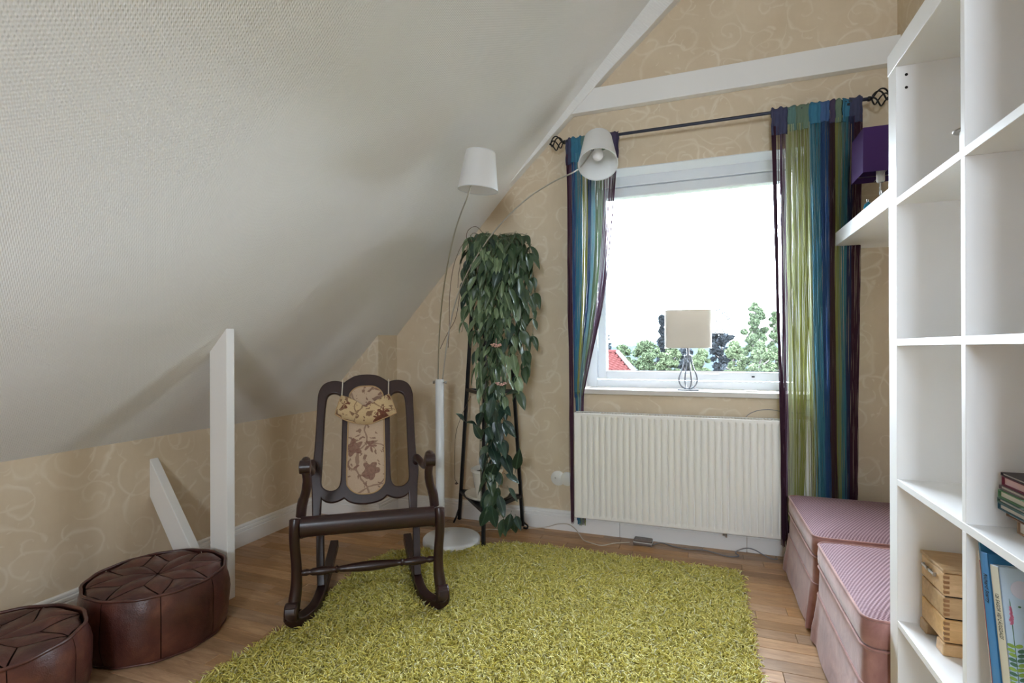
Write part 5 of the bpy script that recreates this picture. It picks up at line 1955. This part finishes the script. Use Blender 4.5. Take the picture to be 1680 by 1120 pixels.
def tree(px_, py_top, py_base, D, wpx, mat, label, seed, dens=1.0, shape='round', name='tree', leaf=1.0):
    r_ = np.random.RandomState(seed)
    top, base = atY(px_, py_top, D), atY(px_, py_base, D)
    wid = (atY(px_ + wpx, py_top, D) - top).length
    loc = Vector((top.x, D, GZ))
    Hh = top.z - GZ
    cb0 = max(.8, base.z - GZ - 1.6)
    t_ = thing(name, label, 'tree', loc)
    tr = [(0, 0, 0), (.15, .1, Hh * .4), (-.1, 0, Hh * .75), (.05, 0, Hh * .93)]
    tb2 = MB().tube(spl(tr, 5), [(wid * .035 * (1 - .8 * i / 15) + .03,) * 2 for i in range(16)], 8)
    for k in range(7):
        z = Hh * (.45 + .07 * k)
        a = k * 2.3
        e = Vector((math.cos(a), math.sin(a), .5)) * wid * .34
        tb2.tube([(0, 0, z), (e.x * .5, e.y * .5, z + e.z * .4), (e.x, e.y, z + e.z)], [(.05, .05), (.04, .04), (.02, .02)], 5)
    tb2.obj('trunk', M['bark'], t_, smooth=True)
    nb = int(80 * dens) + 10
    blobs = []
    for k in range(nb):
        f = r_.uniform(0, 1)
        z = cb0 + (Hh - cb0) * f
        ww = wid * .5 * (math.sin(PI * min(1, .12 + f * .86)) ** .7 if shape == 'round' else (1 - f * .8))
        a = r_.uniform(0, 2 * PI)
        rad_ = ww * r_.uniform(.1, 1.0)
        blobs.append((rad_ * math.cos(a), rad_ * math.sin(a), min(z, Hh - wid * .06), wid * r_.uniform(.05, .17)))
    nl = int(260 * dens)
    ls = max(.05, D * .0023) * leaf
    V, S = [], []
    for (x, y_, z, rb) in blobs:
        d_ = r_.normal(size=(nl, 3))
        d_ /= np.linalg.norm(d_, axis=1)[:, None]
        rr_ = rb * r_.uniform(.35, 1.05, nl) ** .5
        c_ = np.array([x, y_, z]) + d_ * rr_[:, None] * np.array([1, 1, .8])
        t1 = r_.normal(size=(nl, 3)); t1 /= np.linalg.norm(t1, axis=1)[:, None]
        t2_ = np.cross(t1, r_.normal(size=(nl, 3))); t2_ /= np.linalg.norm(t2_, axis=1)[:, None] + 1e-9
        sz_ = ls * r_.uniform(.6, 1.3, nl)[:, None]
        V.append(np.stack([c_ - t1 * sz_, c_ + t2_ * sz_ * .5, c_ + t1 * sz_, c_ - t2_ * sz_ * .5], 1))
        S.append(np.clip(r_.normal(.5, .25, nl), 0, 1))
    V = np.concatenate(V).reshape(-1, 3)
    S = np.concatenate(S)
    me = bpy.data.meshes.new('crown')
    me.from_pydata([], [], [])
    me.vertices.add(len(V)); me.vertices.foreach_set('co', V.ravel())
    me.loops.add(len(V)); me.loops.foreach_set('vertex_index', np.arange(len(V), dtype=np.int32))
    me.polygons.add(len(S)); me.polygons.foreach_set('loop_start', np.arange(len(S), dtype=np.int32) * 4)
    me.update(calc_edges=True)
    a_ = me.attributes.new('shade', 'FLOAT', 'FACE')
    a_.data.foreach_set('value', S.astype(np.float32))
    me.materials.append(mat)
    o = link('crown', me, t_)
    o['kind'] = 'stuff'


G_ = 'trees seen through the window'
tree(1060, 560, 612, 34, 60, TM[0], 'mid green leafy tree beyond the red tiled roof', 1)
tree(1022, 566, 606, 60, 34, TM[0], 'small rounded tree just right of the tiled roof ridge', 2)
tree(1100, 566, 615, 30, 56, TM[2], 'pale green leafy tree left of the sill lamp base', 3)
tree(1086, 518, 580, 46, 16, TM[1], 'narrow dark tree peeping out left of the cream lampshade', 4, .8, 'cone', leaf=2.0)
tree(1184, 506, 600, 40, 48, TM[1], 'tall dark open pine right of the cream lampshade', 5, .6, leaf=1.7)
tree(1150, 570, 615, 27, 40, TM[2], 'low bright green bush behind the lamp base', 6)
tree(1206, 560, 615, 25, 46, TM[2], 'bright bush in front of the dark pine', 7)
tree(1238, 496, 610, 30, 52, TM[0], 'tallest pale green birch near the right edge of the pane', 8, 1.1)
tree(1272, 512, 610, 33, 40, TM[0], 'leafy tree half hidden by the left threads of the right curtain', 9)
tree(1250, 560, 616, 24, 56, TM[2], 'low light green tree below the birch', 10)
tree(1306, 530, 612, 36, 50, TM[0], 'tree seen only through the green threads of the right curtain', 12)
tree(1125, 574, 612, 44, 60, TM[1], 'dark tree mass straight behind the lamp stem', 13)
tree(998, 548, 590, 70, 10, TM[3], 'small distant bluish tree at the left edge of the pane', 14, .5)
tree(1330, 520, 612, 30, 50, TM[2], 'tree behind the teal and blue curtain threads', 15)
# hills
hm = TM[3]
def ridge(name, D, pts, mat, label):
    b = MB()
    P0 = [atY(x, y, D) for x, y in pts]
    n_ = len(P0)
    r_ = random.Random(D)
    fine_ = []
    for i in range(n_ - 1):
        for k in range(14):
            p = P0[i].lerp(P0[i + 1], k / 14)
            p.z += r_.uniform(-.006, .012) * D * .35
            fine_.append(p)
    vs, fs = [], []
    for p in fine_: vs += [(p.x, D - 4, GZ), (p.x, D, p.z), (p.x, D + 60, p.z * .6 + GZ * .4), (p.x, D + 90, GZ)]
    for i in range(len(fine_) - 1):
        for k in range(3): fs.append((i * 4 + k, i * 4 + k + 1, i * 4 + 5 + k, i * 4 + 4 + k))
    o = b.add(vs, fs).obj(name, mat, None, smooth=True)
    return struct(o, label, 'hill')
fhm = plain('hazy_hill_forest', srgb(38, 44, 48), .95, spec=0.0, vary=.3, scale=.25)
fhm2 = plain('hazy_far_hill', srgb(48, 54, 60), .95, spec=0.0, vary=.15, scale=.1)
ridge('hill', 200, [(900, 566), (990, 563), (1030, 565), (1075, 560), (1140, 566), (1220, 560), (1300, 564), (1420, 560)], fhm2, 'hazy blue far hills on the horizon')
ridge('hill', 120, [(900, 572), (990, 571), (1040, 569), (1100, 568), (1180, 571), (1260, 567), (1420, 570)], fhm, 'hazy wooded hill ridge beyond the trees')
# neighbour's tiled roof
nh = thing('neighbour_house', 'neighbouring house with red tiled hipped roof below the window', 'house', (0, 0, 0))
M['tile'] = plain('red_clay_tile', srgb(50, 27, 26), .7, spec=0.0, vary=.18, scale=3)
M['tilew'] = plain('mortar_hip', srgb(56, 48, 47), .8, spec=0.0)
M['render'] = plain('pale_render', srgb(60, 58, 55), .8, spec=0.0)
D0, D1 = 21.0, 25.5
e0 = atY(1041, 611, D0); r0 = atY(1013, 578.5, D1)
zl, zr_ = e0.z - .12, r0.z
xr, xe = r0.x, e0.x + .08
xl = xr - 7
roof = MB()
NR, NCl = 12, 34
tl = MB()
for i in range(NR):
    f0, f1 = i / NR, (i + 1.08) / NR
    for k in range(NCl):
        xa = xl + (xe - xl) * k / NCl
        xb = xl + (xe - xl) * (k + 1) / NCl
        xm = (xa + xb) / 2
        lim = xe + (xr - xe) * f1
        if xb > lim + .12: continue
        ya, yb_ = D0 + (D1 - D0) * f0, D0 + (D1 - D0) * f1
        za, zb_ = zl + (zr_ - zl) * f0, zl + (zr_ - zl) * f1
        h_ = .05
        tl.add([(xa, ya, za + .03), (xm, ya, za + .03 + h_), (xb, ya, za + .03), (xa, yb_, zb_ - .02), (xm, yb_, zb_ - .02 + h_), (xb, yb_, zb_ - .02), (xa, ya, za - .02), (xb, ya, za - .02)],
               [(0, 1, 4, 3), (1, 2, 5, 4), (6, 7, 2, 1, 0)])
tl.obj('roof_tiles', M['tile'], nh, kind='stuff', fix=False)
MB().tube([(xe, D0, zl + .08), (xr, D1, zr_ + .06)], .10, 8).obj('hip_cap', M['tilew'], nh)
MB().tube([(xl, D1, zr_ + .05), (xr, D1, zr_ + .05)], .10, 8).obj('ridge_cap', M['tile'], nh)
MB().add([(xe, D0, zl - .02), (xr, D1, zr_ - .02), (xe - 2.2, D1 + 4.5, zl - .02), (xl, D1 + 4.5, zl - .02), (xl, D1, zr_ - .02)], [(0, 2, 1), (1, 2, 3, 4)]).obj('roof_slope', M['tile'], nh)
MB().box(xl + .2, xe - 2.3, D0 + .6, D1 + 4, GZ, zl).obj('wall', M['render'], nh)
